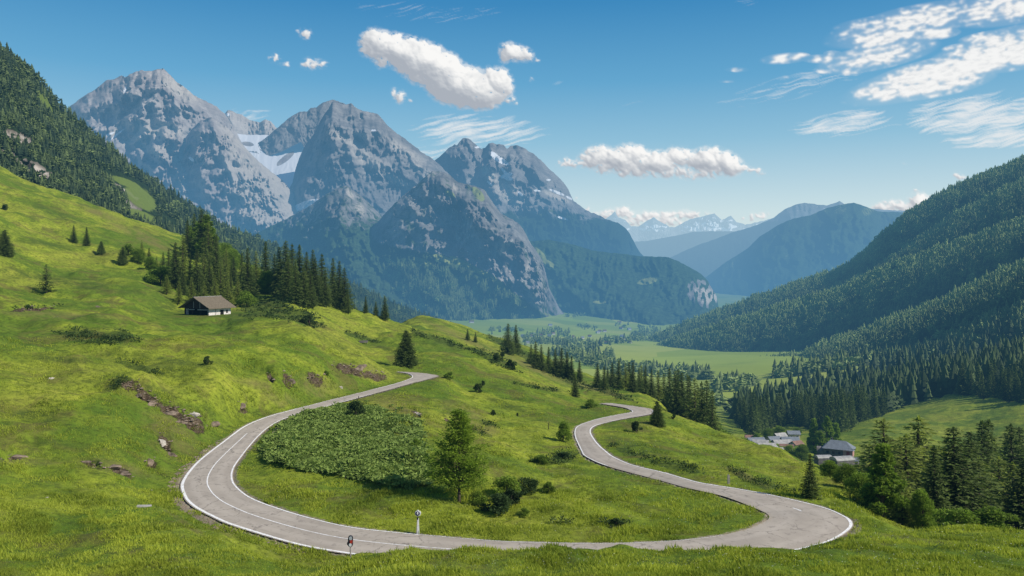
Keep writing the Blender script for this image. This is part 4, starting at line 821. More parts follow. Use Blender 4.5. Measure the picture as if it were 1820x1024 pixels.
# bright leafy trees and tall conifers on the right
plant_Y('broad0', 1503, 82, 822, 'round bright green leafy tree right of the single dark spruce', wide=1.35)
plant_Y('poplar0', 1568, 72, 785, 'tallest bright green leafy tree, in front of the conifers on the right', wide=1.35)
plant_Y('broad2', 1535, 76, 838, 'low bright leafy tree between the two larger leafy trees', wide=1.2)
plant_Y('broad0', 1475, 88, 852, 'small leafy tree tucked behind the single dark spruce', wide=1.5)
plant_Y('broad1', 1640, 72, 868, 'bright leafy sapling at the foot of the tall conifers', wide=.9)
plant_Y('pale1', 1604, 74, 838, 'pale young conifer right of the tallest leafy tree', wide=1.9); plant_Y('gbush0', 1700, 66, 912, 'bright leafy bush at the foot of the massive dark spruce', wide=1.6); plant_Y('gbush1', 1770, 66, 905, 'bright leafy bush low at the right edge of the meadow', wide=2.0)
BIG = [('pale0',1570,98,742,'tall pale conifer with visible trunk behind the tallest leafy tree',1.15),('pale1',1610,92,770,'broad pale conifer second from the left in the right stand',1.1),('pale2',1632,104,737,'highest pale conifer of the right stand, with ragged top',1.1),('spruce2',1660,80,790,'slender dark conifer in front of the gap in the right stand',.9),('pale0',1590,80,815,'small pale conifer low in the right stand',1.2),
       ('spruce1',1695,84,758,'massive dark spruce in the centre of the right stand',1.25),('spruce3',1722,90,778,'dark spruce leaning against the massive one, right of it',1.1),('spruce0',1745,125,746,'slim tall spruce, left of the twin tops',1.0),('spruce2',1757,128,744,'slim tall spruce, right of the twin tops',1.0),('spruce1',1725,118,765,'shaded spruce filling the gap behind the massive one',1.0),
       ('pale1',1775,105,810,'pale lower conifer right of the twin tops',1.1),('spruce0',1797,140,752,'spruce pair near the right edge, left one',1.1),('spruce3',1812,150,757,'spruce pair near the right edge, right one',1.1),('pale2',1800,95,820,'pale green conifer low at the right edge',1.2),('spruce1',1826,82,800,'dark conifer cut by the right edge of the picture',1.2),
       ('pale0',1680,100,800,'pale conifer hidden behind the massive dark spruce',1.1),('spruce2',1650,96,830,'short dark conifer deep inside the right stand',1.1),('spruce0',1770,98,850,'short spruce under the twin tops',1.1),('spruce3',1620,84,850,'short spruce between leafy tree and slender conifer',1.2),('pale2',1600,110,775,'pale conifer in the back row between the two left ones',1.1),('spruce3',1640,120,765,'dark spruce in the back row behind the slender one',1.1),('pale0',1668,112,790,'pale conifer in the back row left of the massive spruce',1.1),('pale1',1705,105,790,'pale conifer hugging the massive spruce on its shaded side',1.1),('pale0',1740,100,812,'pale conifer standing right of the massive spruce',1.2),('pale1',1545,108,788,'pale conifer peeping over the low leafy tree',1.0)]
for k, px, Y, top, l, w_ in BIG: plant_Y(k, px, Y, top, l, wide=w_*(2.3 if k[0] == 'p' else 1.9))
# wood above the hut
r3 = np.random.default_rng(5)
WOOD = [(300,500,442),(312,512,430),(325,505,415),(338,525,452),(350,530,440),(362,520,448),(372,533,455),(384,528,420),(392,540,462),(400,535,470),(290,490,448),(278,482,455),(345,450,378),(358,462,372),(370,470,395),(333,455,390),(385,475,415),(402,500,440),(325,525,480),(355,545,500),(340,540,492),(410,530,482),(265,470,440),(252,462,425),(430,520,448),(440,525,440),(455,518,445),(472,515,428),(415,505,455),(398,520,450),(365,500,430),(310,480,435)]
for i, (x, b, t) in enumerate(WOOD): plant_px(['spruce0','spruce1','pale0','spruce2','spruce3','pale1'][i % 6], x, b, t, 'spruce in the shaded wood on the slope behind the hut', 'trees of the wood behind the hut', wide=r3.uniform(.95, 1.3), ymin=165)
MIX = [(352,455,392,'poplar0'),(366,462,380,'poplar1'),(338,452,400,'poplar0'),(378,470,404,'poplar1'),(296,522,488,'pale1'),(318,540,498,'pale2'),(345,550,512,'pale0'),(362,552,500,'pale1'),(382,546,490,'pale2'),(405,545,498,'pale0'),(422,543,492,'pale1'),(438,545,515,'gbush0'),(395,470,430,'broad2'),(410,480,440,'broad0'),(268,482,455,'broad1'),(245,468,440,'broad0'),(228,455,432,'gbush1'),(450,500,470,'broad2'),(475,520,480,'broad1'),(286,505,470,'gbush0')]
for i, (x, b, t, k) in enumerate(MIX): plant_px(k, x, b, t, 'leafy tree mixed into the edge of the wood behind the hut', 'leafy trees in the wood behind the hut', wide=r3.uniform(1.0, 1.5), ymin=165)
CREST = [(496,522,438),(508,525,427),(519,528,432),(532,530,434),(545,533,447),(556,534,443),(560,538,458),(572,536,450),(583,540,460),(592,543,458),(603,546,463),(612,549,475),(488,520,450),(525,538,462),(540,543,470),(552,545,480),(512,535,455),(578,545,478),(618,556,512)]
for i, (x, b, t) in enumerate(CREST): plant_px(['spruce1','spruce3','spruce0','spruce2','spruce1'][i % 5], x, b, t, 'tall dark spruce in the clump crowning the ridge right of the hut', 'spruces crowning the ridge', wide=r3.uniform(1.0, 1.35), ymin=180)
for (x, b, t, l) in [(650,556,526,'left one of three spruces on the descending ridge'),(684,568,525,'middle and tallest of three spruces on the descending ridge'),(706,565,546,'right and smallest of three spruces on the descending ridge'),(668,560,535,'spruce half hidden between the three on the descending ridge'),(831,604,584,'left one of two tiny spruces on the far meadow edge'),(845,608,590,'right one of two tiny spruces on the far meadow edge'),(903,630,574,'taller of the twin spruces standing on the far spur'),(917,628,577,'shorter of the twin spruces standing on the far spur')]:
    plant_px('spruce%d' % (x % 4), x, b, t, l, wide=1.35, ymin=200)
ROW = [(952,655,606),(962,658,612),(975,660,616),(987,664,620),(998,668,618),(1008,672,625),(1016,676,632),(944,648,612),(1030,678,640),(1062,690,646),(1074,694,650)]
for i, (x, b, t) in enumerate(ROW): plant_px('spruce%d' % (i % 4), x, b, t, 'dark spruce in the row descending the far spur', 'row of spruces on the far spur', wide=r3.uniform(1.1, 1.5), ymin=200)
CL = [(1088,250,640),(1100,240,636),(1112,235,642),(1125,230,640),(1136,240,650),(1147,225,648),(1158,225,652),(1170,230,655),(1190,225,650),(1200,215,655),(1212,215,658),(1225,210,664),(1235,205,668),(1247,200,674),(1256,200,672),(1266,195,690),(1180,250,660),(1140,260,645),(1205,250,652),(1080,270,650),(1240,230,680),(1118,260,640),(1222,240,660)]
for i, (x, Y, t) in enumerate(CL): plant_Y(['spruce1','spruce3','pale0','spruce0','spruce1'][i % 5], x, Y, t + 3, 'big dark spruce in the dense belt behind the far right bend', 'belt of spruces behind the far bend', wide=r3.uniform(1.0, 1.35))
# village trees
for (x, Y, t, l, k, w_) in [(1446,372,742,'left one of three bright leafy trees behind the grey-roofed house','poplar0',1.),(1470,368,738,'middle leafy tree behind the grey-roofed house','poplar1',1.),(1487,372,750,'right leafy tree behind the grey-roofed house','poplar0',1.05),(1458,350,765,'leafy tree in front of the bright three','poplar1',1.1)]: plant_Y(k, x, Y, t, l, wide=w_)
for i, (x, Y, t) in enumerate([(1403,330,786),(1425,325,785),(1300,240,770),(1280,215,760),(1345,400,765),(1365,420,757),(1385,430,752),(1320,300,772),(1265,200,748),(1415,440,755),(1310,230,785)]): plant_Y('broad%d' % (i % 3), x, Y, t + 4, 'rounded leafy tree between the hillside and the village', 'leafy trees around the village', wide=1.35)
# individually standing spruces of the middle wood
def scatter_poly(poly, n, seed, ymin):
    r = np.random.default_rng(seed); p = np.array(poly); x = r.uniform(p[:, 0].min(), p[:, 0].max(), n); y = r.uniform(p[:, 1].min(), p[:, 1].max(), n)
    k = inpoly(poly, x, y); x, y = x[k], y[k]; P, ok = hit(x, y, ymin); ok &= P[:, 1] < 2600
    return x[ok], y[ok], P[ok]
x, y, P = scatter_poly(FOREST_A, 9000, 8, 300)
hole = inpoly([(1415,674),(1500,655),(1550,649),(1545,657),(1470,674)], x, y); x, y, P = x[~hole], y[~hole], P[~hole]
order = np.argsort(P[:, 1]); x, y, P = x[order], y[order], P[order]
# thin by spacing
keepi = []; grid_ = {}
for i in range(len(P)):
    sp = 6.5 if P[i, 1] < 700 else 9.0
    g = (int(P[i, 0]//sp), int(P[i, 1]//sp))
    if g in grid_: continue
    grid_[g] = 1; keepi.append(i)
P = P[keepi]; NI = 190
hh = r3.uniform(13, 23, len(P))
for i in range(min(NI, len(P))):
    plant('mid%d' % (i % 4), P[i], hh[i], 'dark spruce in the front of the dense wood behind the village and the far meadow', 'spruces of the wood behind the village', wide=r3.uniform(1.0, 1.4), single=True)
if len(P) > NI: forest('spruce_forest', P[NI:], hh[NI:]*1.0, 1.35, 'dense dark spruce forest filling the middle of the valley', .05, mat=MIDTREE)
# rows of trees on the valley meadows
def row(pts, n, spread, hmin, hmax, name, label, seed, rs=.2):
    r = np.random.default_rng(seed); t = r.random(n); p = np.array(pts, float); s = np.linspace(0, 1, len(p)); x = np.interp(t, s, p[:, 0]) + r.normal(0, 2, n); y = np.interp(t, s, p[:, 1]) + r.normal(0, spread, n)
    P, ok = hit(x, y, 500); P = P[ok & (P[:, 1] < 7000)]
    return P, r.uniform(hmin, hmax, len(P))
rows = [([(1275,692),(1300,690),(1345,686)],46,2.5,14,22),([(1378,668),(1440,662),(1520,648),(1600,630)],110,3,15,24),([(1210,668),(1260,672)],50,4,14,22),([(1040,645),(1100,655),(1200,668)],90,4,12,22),([(930,612),(980,606),(1010,618),(1060,622)],80,3,14,26),([(1040,615),(1100,606),(1140,604)],60,2.5,16,30),([(950,594),(985,592),(1015,600)],46,2.5,14,28),([(1020,580),(1040,582),(1060,586)],12,2,16,28),([(1090,578),(1130,584),(1170,590)],16,2,18,32),([(870,588),(930,590)],20,1.5,16,26),([(1040,640),(980,628),(1090,632)],60,3,14,24),([(1120,600),(1170,592)],60,4,16,30),([(1000,565),(1040,560)],14,1,20,30),([(1272,722),(1284,720)],5,1,12,16),([(930,600),(1040,612)],60,4,14,24)]
PP, HH = zip(*[row(a, b, c, d, e, '', '', 200 + i) for i, (a, b, c, d, e) in enumerate(rows)])
forest('valley_treeline', np.concatenate(PP), np.concatenate(HH), 1.5, 'tree lines and copses on the pale valley meadows', .45)

# ------------------------------------------------------------------ leafy thicket inside the road loop (nobody could count it)
TH = [(472,812),(482,790),(500,762),(512,745),(545,732),(590,726),(640,722),(690,728),(735,745),(755,765),(745,790),(755,815),(770,845),(755,862),(722,868),(690,864),(640,852),(590,842),(540,835),(500,826)]
r4 = np.random.default_rng(31)
def visible_points(poly, n, seed, ymin=30):
    r = np.random.default_rng(seed); p = np.array(poly); x = r.uniform(p[:, 0].min(), p[:, 0].max(), n); y = r.uniform(p[:, 1].min(), p[:, 1].max(), n)
    k = inpoly(poly, x + 11*fbm(x/26, y/14, 4, 71), y + 6*fbm(x/26, y/14, 4, 72)); P, ok = hit(x[k], y[k], ymin); return P[ok]
P = visible_points(TH, 52000, 32); tc_ = np.array(TH, float).mean(0); P2_ = visible_points([tuple(tc_ + (np.array(p_) - tc_)*1.10) for p_ in TH], 2600, 34); nT_ = len(P); P = np.concatenate([P, P2_]); P = P[rdist(P[:, 0], P[:, 1]) > .8]
hn = .35 + .75*np.clip(fbm(P[:, 0]/3.0, P[:, 1]/3.0, 3, 8) + .5, 0, 1.5)
ppx = CX + P[:, 0]/P[:, 1]*F; ppy = HY - P[:, 2]/P[:, 1]*F
thin = sstep(.0, .3, np.maximum(ell(ppx, ppy, 620, 790, 160, 75, 8), 0) + .25)
sel = (r4.random(len(P)) < np.clip(thin*1.2 - .9*sstep(640, 760, ppx)*sstep(.1, .5, perlin(ppx/18, ppy/10, 3)+.3), .12, 1))
ppy_ = ppy; up = sstep(600, 690, ppx)*sstep(815, 770, ppy_); sel &= r4.random(len(P)) > up*sstep(-.25, .15, perlin(P[:, 0]/3.2, P[:, 1]/4.5, 55))*.93; hn = .72*hn*(1 - .45*up)*(.75 + .5*perlin(P[:, 0]/1.4, P[:, 1]/1.4, 56))
P, hn, ppx = P[sel], hn[sel], ppx[sel]
k = len(P); reps = 5
cc = np.repeat(P, reps, 0); hh_ = np.repeat(hn, reps); cc = cc + np.stack([r4.normal(0, .16, k*reps), r4.normal(0, .16, k*reps), hh_*r4.uniform(.45, 1.0, k*reps)**.6], -1)
dd = np.stack([r4.normal(0, 1, k*reps), r4.normal(0, 1, k*reps) - .25, r4.uniform(-.2, .6, k*reps)], -1)
V = leaf_tris(cc, dd, r4.uniform(.20, .42, k*reps), r4, .85)
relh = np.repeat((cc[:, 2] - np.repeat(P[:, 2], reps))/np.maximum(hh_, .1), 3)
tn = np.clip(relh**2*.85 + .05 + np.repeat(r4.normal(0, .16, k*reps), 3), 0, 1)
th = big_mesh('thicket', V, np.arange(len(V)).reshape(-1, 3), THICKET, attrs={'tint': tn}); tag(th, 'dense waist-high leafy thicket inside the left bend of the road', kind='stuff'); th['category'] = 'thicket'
# loose low scrub where the slopes are dark and tufted
SCR = []
for j, b in enumerate(DARK):
    q = np.random.default_rng(300 + j); n_ = int(b[2]*b[3]*.28)
    a_ = q.random(n_)*2*pi; rr = np.sqrt(q.random(n_)); c_, s_ = math.cos(radians(b[4])), math.sin(radians(b[4])); ex, ey = rr*np.cos(a_)*b[2], rr*np.sin(a_)*b[3]
    Pq, ok = hit(b[0] + ex*c_ - ey*s_, b[1] + ex*s_ + ey*c_, 45); nm = perlin(Pq[:, 0]/3.5, Pq[:, 1]/3.5, 6) > -.05
    SCR.append(Pq[ok & (Pq[:, 1] < 420) & nm])
P = np.concatenate(SCR); P = P[rdist(P[:, 0], P[:, 1]) > 1.0]; k = len(P); reps = 6
cc = np.repeat(P, reps, 0); dist = cc[:, 1]; sc_ = np.clip(dist/110, .7, 2.2)
cc = cc + np.stack([r4.normal(0, .22, k*reps)*sc_, r4.normal(0, .22, k*reps)*sc_, r4.uniform(.05, .42, k*reps)], -1)
V = leaf_tris(cc, np.stack([r4.normal(0, 1, k*reps), r4.normal(0, 1, k*reps), r4.uniform(.2, 1.4, k*reps)], -1), r4.uniform(.14, .30, k*reps)*sc_, r4, .75)
sb = big_mesh('undergrowth', V, np.arange(len(V)).reshape(-1, 3), LEAF_D, attrs={'tint': np.clip(np.repeat(r4.normal(.55, .25, k*reps), 3), 0, 1)}); tag(sb, 'low dark undergrowth tufting the slopes', kind='stuff'); sb['category'] = 'undergrowth'

# ------------------------------------------------------------------ grass
def grass_field(n, seed, yr, hr, reps, name, label, wd=.05):
    r = np.random.default_rng(seed); x = r.uniform(-30, 1850, n); y = yr[0] + (yr[1] - yr[0])*r.random(n)
    P, ok = hit(x, y, 30); P = P[ok & (P[:, 1] < 190)]; P = P[rdist(P[:, 0], P[:, 1]) > r.normal(.05, .10, len(P))]
    fx = CX + P[:, 0]/P[:, 1]*F; fy = HY - P[:, 2]/P[:, 1]*F
    dm = np.max([ell(fx, fy, *b) for b in DIRT], axis=0) > .3; P = P[~(dm & (r.random(len(P)) < .75))]
    cl = fbm(P[:, 0]/1.3, P[:, 1]/1.3, 3, 12); P = P[r.random(len(P)) < np.clip(.62 + cl*.8, .15, 1)]
    cl2 = np.clip(.48 + .45*fbm(P[:, 0]/5, P[:, 1]/5, 3, 77), 0, 1); lng = np.clip(.75 + .8*fbm(P[:, 0]/3.1, P[:, 1]/3.1, 3, 13), .35, 1.8)
    k = len(P); cc = np.repeat(P, reps, 0); s = np.repeat(np.clip(P[:, 1]/62, .75, 2.0), reps)
    cc = cc + np.stack([r.normal(0, .10, k*reps)*s, r.normal(0, .10, k*reps)*s, np.full(k*reps, -.03)], -1)
    dd = np.stack([r.normal(0, .5, k*reps), r.normal(0, .5, k*reps), np.ones(k*reps)], -1)
    V = leaf_tris(cc, dd, r.uniform(*hr, k*reps)*np.repeat(lng, reps)*s**.5, r, .22)
    tn = np.repeat(np.clip(np.repeat(cl2, reps) + r.normal(0, .16, k*reps), 0, 1), 3)
    tip = np.tile([-.12, -.12, .14], k*reps)
    o = big_mesh(name, V, np.arange(len(V)).reshape(-1, 3), GRASSM, attrs={'tint': np.clip(tn + tip, 0, 1)}); tag(o, label, kind='stuff'); o['category'] = 'grass'
grass_field(150000, 51, (600, 880), (.12, .26), 3, 'meadow_grass', 'short grass of the sloping meadow')
grass_field(150000, 52, (870, 1060), (.14, .36), 4, 'grass', 'lush longer grass in the foreground')

qf = np.random.default_rng(88); P, ok = hit(qf.uniform(0, 1820, 2600), 680 + 340*qf.random(2600)**.6, 30); P = P[ok & (P[:, 1] < 150)]; P = P[rdist(P[:, 0], P[:, 1]) > .5]; k = len(P)
P = P + np.stack([np.zeros(k), np.zeros(k), qf.uniform(.18, .34, k)], -1); s_ = qf.uniform(.022, .05, k)*np.clip(P[:, 1]/60, .8, 1.8)
V = np.stack([P + np.stack([s_*math.cos(a_), s_*math.sin(a_), s_*.4*math.cos(a_*2)], -1) for a_ in (0, 2.1, 4.2)], 1).reshape(-1, 3)
o = big_mesh('wildflowers', V, np.arange(len(V)).reshape(-1, 3), simple_mat('petals', (.66, .64, .46), .8, .3, .8)); tag(o, 'tiny white and cream wildflowers in the grass', kind='stuff'); o['category'] = 'flowers'

# ------------------------------------------------------------------ rocks
def rock_mesh(seed, sx, sy, sz):
    import bmesh
    r = np.random.default_rng(seed); bm = bmesh.new(); bmesh.ops.create_icosphere(bm, subdivisions=3, radius=1)
    pl = r.normal(0, 1, (9, 3)); pl /= np.linalg.norm(pl, axis=1)[:, None]; dcut = r.uniform(.45, .85, 9)
    for v in bm.verts:
        p = np.array(v.co); 
        for nrm, dc in zip(pl, dcut):
            q = p @ nrm
            if q > dc: p = p - nrm*(q - dc)
        p = p*(1 + .10*math.sin(p[0]*7 + seed)*math.sin(p[1]*6 + 1) + r.normal(0, .018)); v.co = (p[0]*sx, p[1]*sy, p[2]*sz)
    me = bpy.data.meshes.new('rock'); bm.to_mesh(me); bm.free(); return me
RK = [(245,702,.9,.5,.4,'brown rock high on the bumpy bank left of the road'),(268,715,1.1,.6,.5,'weathered rock in the middle of the upper brown outcrop'),(300,735,1.4,.7,.55,'largest weathered rock of the outcrop left of the road'),(322,748,1.0,.6,.4,'grey rock low in the large outcrop left of the road'),(345,733,.7,.4,.4,'pale rock at the top right of the large outcrop'),(378,752,.9,.5,.35,'flat rock where the outcrop nears the road'),(286,782,.8,.5,.6,'pale upright rock above the roadside bank'),(303,806,.9,.5,.4,'grey slab at the foot of the bank by the road'),(266,818,.6,.5,.55,'dark squarish boulder in the roadside bank'),(150,818,.8,.5,.35,'dark rock at the left end of the low scar'),(200,829,1.1,.6,.4,'long dark rock in the middle of the low scar'),(222,840,.8,.5,.35,'dark rock at the right end of the low scar'),(28,811,1.3,.7,.4,'pinkish rock patch at the left picture edge'),(516,674,.9,.5,.5,'brown rock in the gully above the upper road'),(432,717,.9,.5,.35,'brown rock just above the upper road'),(604,688,.4,.3,.3,'small pale stone on the verge of the upper road'),(640,652,1.6,.7,.5,'brown rock in the eroded bank near the upper bend'),(741,733,.9,.35,.25,'pale rock scar above the thicket'),(92,672,.5,.3,.25,'small white stone on the upper left meadow'),(84,884,.25,.2,.12,'small white stone in the foreground grass'),(268,872,.35,.3,.15,'small pale stone near the roadside'),(174,546,.8,.6,.4,'brown hay heap on the meadow left of the hut')]
for i, (x, y, a_, b_, c_, l) in enumerate(RK):
    p = at(x, y); s = p[1]/80; o = bpy.data.objects.new('rock', rock_mesh(500 + i, a_*s, b_*s, c_*s)); o.data.materials.append(PALEROCK if 'pale' in l or 'white' in l else ROCKM); COL.objects.link(o)
    o.location = [float(q) for q in p - np.array([0, 0, c_*s*.62])]; o.rotation_euler = (random.uniform(-.2, .2), random.uniform(-.2, .2), random.uniform(0, 6.28)); tag(o, l, 'rock')
# stones strewn over the gravel shoulder and the scars
r5 = np.random.default_rng(77); sv, sf = cone_tree(3, 1, 6, .9)
Ps = []
for b in DIRT:
    n_ = int(b[2]*b[3]*.05); a_ = r5.random(n_)*2*pi; rr = np.sqrt(r5.random(n_)); c_, s_ = math.cos(radians(b[4])), math.sin(radians(b[4])); ex, ey = rr*np.cos(a_)*b[2]*.8, rr*np.sin(a_)*b[3]*.8
    q, ok = hit(b[0] + ex*c_ - ey*s_, b[1] + ex*s_ + ey*c_, 45); Ps.append(q[ok & (q[:, 1] < 260)])
i0, i1 = int(14/64*NR), int(27/64*NR)
kk = r5.integers(i0, i1, 500); q = LW[kk] - side[kk]*r5.uniform(.1, 1.0, 500)[:, None]; q[:, 2] = gz(q[:, 0], q[:, 1]); Ps.append(q)
P = np.concatenate(Ps); P = P[rdist(P[:, 0], P[:, 1]) > .05]; k = len(P); sz = r5.uniform(.05, .20, k)*np.clip(P[:, 1]/80, .6, 2)
V = (sv[None]*sz[:, None, None]*r5.uniform(.6, 1.4, (k, 1, 3))*np.array([1, 1, .5]) + P[:, None]).reshape(-1, 3); Fc = (sf[None] + (np.arange(k)*len(sv))[:, None, None]).reshape(-1, 3)
o = big_mesh('gravel', V, Fc, simple_mat('stone_chips', (.20, .155, .115), .95, .5, .7)); tag(o, 'loose stones on the shoulder and scars', kind='stuff'); o['category'] = 'gravel'

# ------------------------------------------------------------------ the hut
WOODD = simple_mat('dark_timber', (.030, .020, .016), .85, .45, 5); WHITEW = simple_mat('limewash', (.62, .57, .54), .9, .18, 2.5); ROOFM = simple_mat('wood_shingle', (.150, .122, .085), .9, .25, 4, bump=.4); GREYW = simple_mat('grey_boards', (.28, .26, .25), .9, .3, 5); INK = simple_mat('dark_opening', (.008, .008, .008), .9, .1)
hp = np.array([HUTX, HUTY, HUTZ])
hut = empty('alpine_hut', hp + np.array([0, 0, .05]), radians(64)); tag(hut, 'small dark timber alpine hut with whitewashed base and shingled gable roof', 'hut')
# local frame: origin at the corner nearest the camera; x along the white long side, y along the gable end
LX, LYh, EV, RG = 6.4, 7.4, 1.85, 3.75
m = MB(); m.box(0, LX, 0, .3, -.8, 1.25); m.box(LX - .3, LX, .3, LYh, -.8, 1.25); m.box(.3, LX - .3, LYh - .3, LYh, -.8, 1.25); base_ = m.build('stone_base', WHITEW, hut)
m = MB(); m.box(.04, LX - .04, .04, .26, 1.25, EV); m.box(.04, LX - .04, LYh - .26, LYh - .04, 1.25, EV); m.build('board_wall', GREYW, hut)
m = MB(); m.extrude([(.04, 1.3), (LYh - .04, 1.3), (LYh - .04, EV), (LYh/2, RG - .12), (.04, EV)], 'x', .02, .22); m.extrude([(.04, 1.25), (LYh - .04, 1.25), (LYh - .04, EV), (LYh/2, RG - .12), (.04, EV)], 'x', LX - .28, LX - .06); gab = m.build('gable', WOODD, hut)
MB().box(-.02, .02, 2.6, 2.75, 1.4, 2.9).build('batten', GREYW, gab); MB().box(-.02, .02, 4.5, 4.65, 1.4, 2.9).build('batten', GREYW, gab)
m = MB()
for y0 in (.02, 2.45, 4.9, LYh - .22): m.box(.0, .22, y0, y0 + .2, -.5, 1.3)
m.build('post', WOODD, hut)
MB().box(.9, 1.0, .3, LYh - .3, -.6, 1.25).build('back_partition', INK, hut)
MB().box(-.03, .06, .4, 3.4, .98, 1.2).build('rail', GREYW, hut); MB().box(-.03, .06, 4.3, 6.9, 1.0, 1.18).build('rail', GREYW, hut)
ov = 1.0; sl = (RG - EV)/(LYh/2)
for sgn in (0, 1):
    prof = [(-ov, EV - sl*ov), (LYh/2, RG), (LYh/2, RG + .14), (-ov, EV - sl*ov + .14)]
    if sgn: prof = [(LYh - a, b) for a, b in prof]
    rf = MB().extrude(prof, 'x', -.9, LX + .7).build('roof', ROOFM, hut)
MB().box(-.92, LX + .72, LYh/2 - .15, LYh/2 + .15, RG + .1, RG + .2).build('ridge_board', GREYW, hut)
dr = MB().box(3.3, 4.3, -.03, .02, -.3, 1.0).build('door', INK, hut)
MB().box(5.0, 5.5, -.03, .02, .2, .9).build('window', INK, hut)
MB().box(1.9, 1.98, -.03, .02, -.2, 1.8).build('corner_strip', WOODD, hut)

# pale track at the left and culvert slab
CONC = simple_mat('concrete', (.36, .34, .31), .9, .2, 4)
T0, T1 = at(97, 565), at(153, 560.5); tv, tf = [], []
for i in range(25):
    f_ = i/24; c_ = T0*(1 - f_) + T1*f_; wd_ = .55*math.sin(pi*min(1, f_*1.15 + .12))**.4 if f_*1.15 + .12 < 1 else .12
    for sg_ in (-1, 0, 1): tv.append((c_[0], c_[1] + sg_*wd_*1.6, float(gz(c_[0], c_[1] + sg_*wd_*1.6)) + .05))
for i in range(24):
    for j in range(2): q_ = i*3 + j; tf.append((q_, q_ + 3, q_ + 4, q_ + 1))
o = small_mesh('track', tv, tf, CONC, smooth=True); tag(o, 'short pale stretch of track on the left meadow', kind='structure')
p = at(256, 901); o = MB().box(-.5, .5, -.22, .22, -.1, .10).build('culvert_slab', CONC, loc=[float(c) for c in p]); o.rotation_euler = (0, .05, .25); tag(o, 'pale concrete culvert slab lying in the grass left of the bend', 'slab')

# ------------------------------------------------------------------ road delineator posts
WHITEP = simple_mat('white_plastic', (.72, .72, .72), .5, .08, 6, .4); BLACKP = simple_mat('black_plastic', (.02, .02, .03), .5, .2, 6, .4); REDP = simple_mat('red_reflector', (.50, .045, .03), .3, .1, 6, .5); GREYP = simple_mat('grey_post', (.32, .28, .26), .7, .2, 6)
p = at(623, 992); h = 42/F*p[1]
d1 = empty('delineator_post', p - np.array([0, 0, .1])); tag(d1, 'slim roadside post with long dark head and red reflector at the near verge', 'roadside post')
MB().tube([(0, 0, -.3), (0, 0, h*.56)], [.045, .040], 10).build('post', GREYP, d1)
def capsule(cx, z0, z1, w, y0, y1):
    pr = []
    for k in range(13): a = pi*k/12; pr.append((cx + w*math.cos(a), z1 - w + w*math.sin(a)))
    for k in range(13): a = pi + pi*k/12; pr.append((cx + w*math.cos(a), z0 + w + w*math.sin(a)))
    return pr
hd = MB().extrude(capsule(0, h*.55, h*1.03, .14, 0, 0), 'y', -.05, .05).build('head', BLACKP, d1)
MB().extrude(capsule(.015, h*.84, h*1.0, .085, 0, 0), 'y', -.062, -.052).build('reflector', simple_mat('pale_reflector', (.45, .47, .5), .3, .1), hd)
MB().extrude(capsule(.05, h*.70, h*.86, .075, 0, 0), 'y', -.062, -.052).build('reflector', REDP, hd)
MB().extrude(capsule(.0, h*.57, h*.71, .08, 0, 0), 'y', -.064, -.053).build('rim', WHITEP, hd)
MB().extrude(capsule(-.13, h*.60, h*.76, .07, 0, 0), 'y', .0, .045).build('side_lamp', BLACKP, hd)
p = at(742.5, 950); h = 45/F*p[1]
d2 = empty('delineator_post', p - np.array([0, 0, .05])); tag(d2, 'white roadside post with dark rounded pointed head at the inner verge', 'roadside post')
MB().extrude([(-.13, -.3), (.13, -.3), (.075, h*.66), (-.03, h*.66)], 'y', -.06, .06).build('post', WHITEP, d2)
MB().extrude([(-.125, -.05), (-.05, -.05), (-.02, h*.64), (-.045, h*.64)], 'y', -.068, -.062).build('shadow_strip', GREYP, d2)
MB().box(-.07, .05, -.07, .07, h*.62, h*.68).build('collar', BLACKP, d2)
MB().tube([(0, 0, h*.66), (.02, 0, h*.76)], [.03, .03], 8).build('neck', BLACKP, d2)
hp_ = [(.0 + .235*math.sin(a)*(1 if a < pi else .9), h*.86 + .20*math.cos(a) + (.06 if abs(a) < .2 or a > 6.1 else 0)) for a in np.linspace(0, 2*pi, 24, endpoint=False)]
hd = MB().extrude(hp_, 'y', -.05, .06).build('head', WHITEP, d2)
hi = [((x_)*.80 - .02, (z_ - h*.86)*.80 + h*.855) for x_, z_ in hp_]
fc = MB().extrude(hi, 'y', -.062, -.052).build('face', simple_mat('navy_face', (.03, .035, .07), .4, .3, 5), hd)
MB().extrude(capsule(0.0, h*.82, h*.93, .05, 0, 0), 'y', -.074, -.064).build('reflector', WHITEP, fc)
MB().extrude(capsule(-.16, h*.80, h*.88, .06, 0, 0), 'y', -.04, .03).build('side_lamp', BLACKP, hd)
# stakes
STK = simple_mat('weathered_wood', (.30, .27, .23), .9, .25, 8)
for x, b, t, l in ((1295,860,843,'pale wooden stake on the verge of the right road'),(975,763,751,'thin dark stake in the grass left of the narrow shrub'),(637.5,709,704,'tiny marker stake on the edge of the upper road')):
    p = at(x, b); h = (b - t)/F*p[1]; w_ = .12 if x > 1200 else .05
    o = MB().extrude([(-w_, -.3), (w_, -.3), (w_*.9, h*.9), (0, h), (-w_*.9, h*.93)], 'y', -w_*.6, w_*.6).build('stake', STK if x > 1200 else WOODD, loc=[float(c) for c in p]); tag(o, l, 'stake')
for x, y, l in ((1252,969,'white marker'),):
    pass

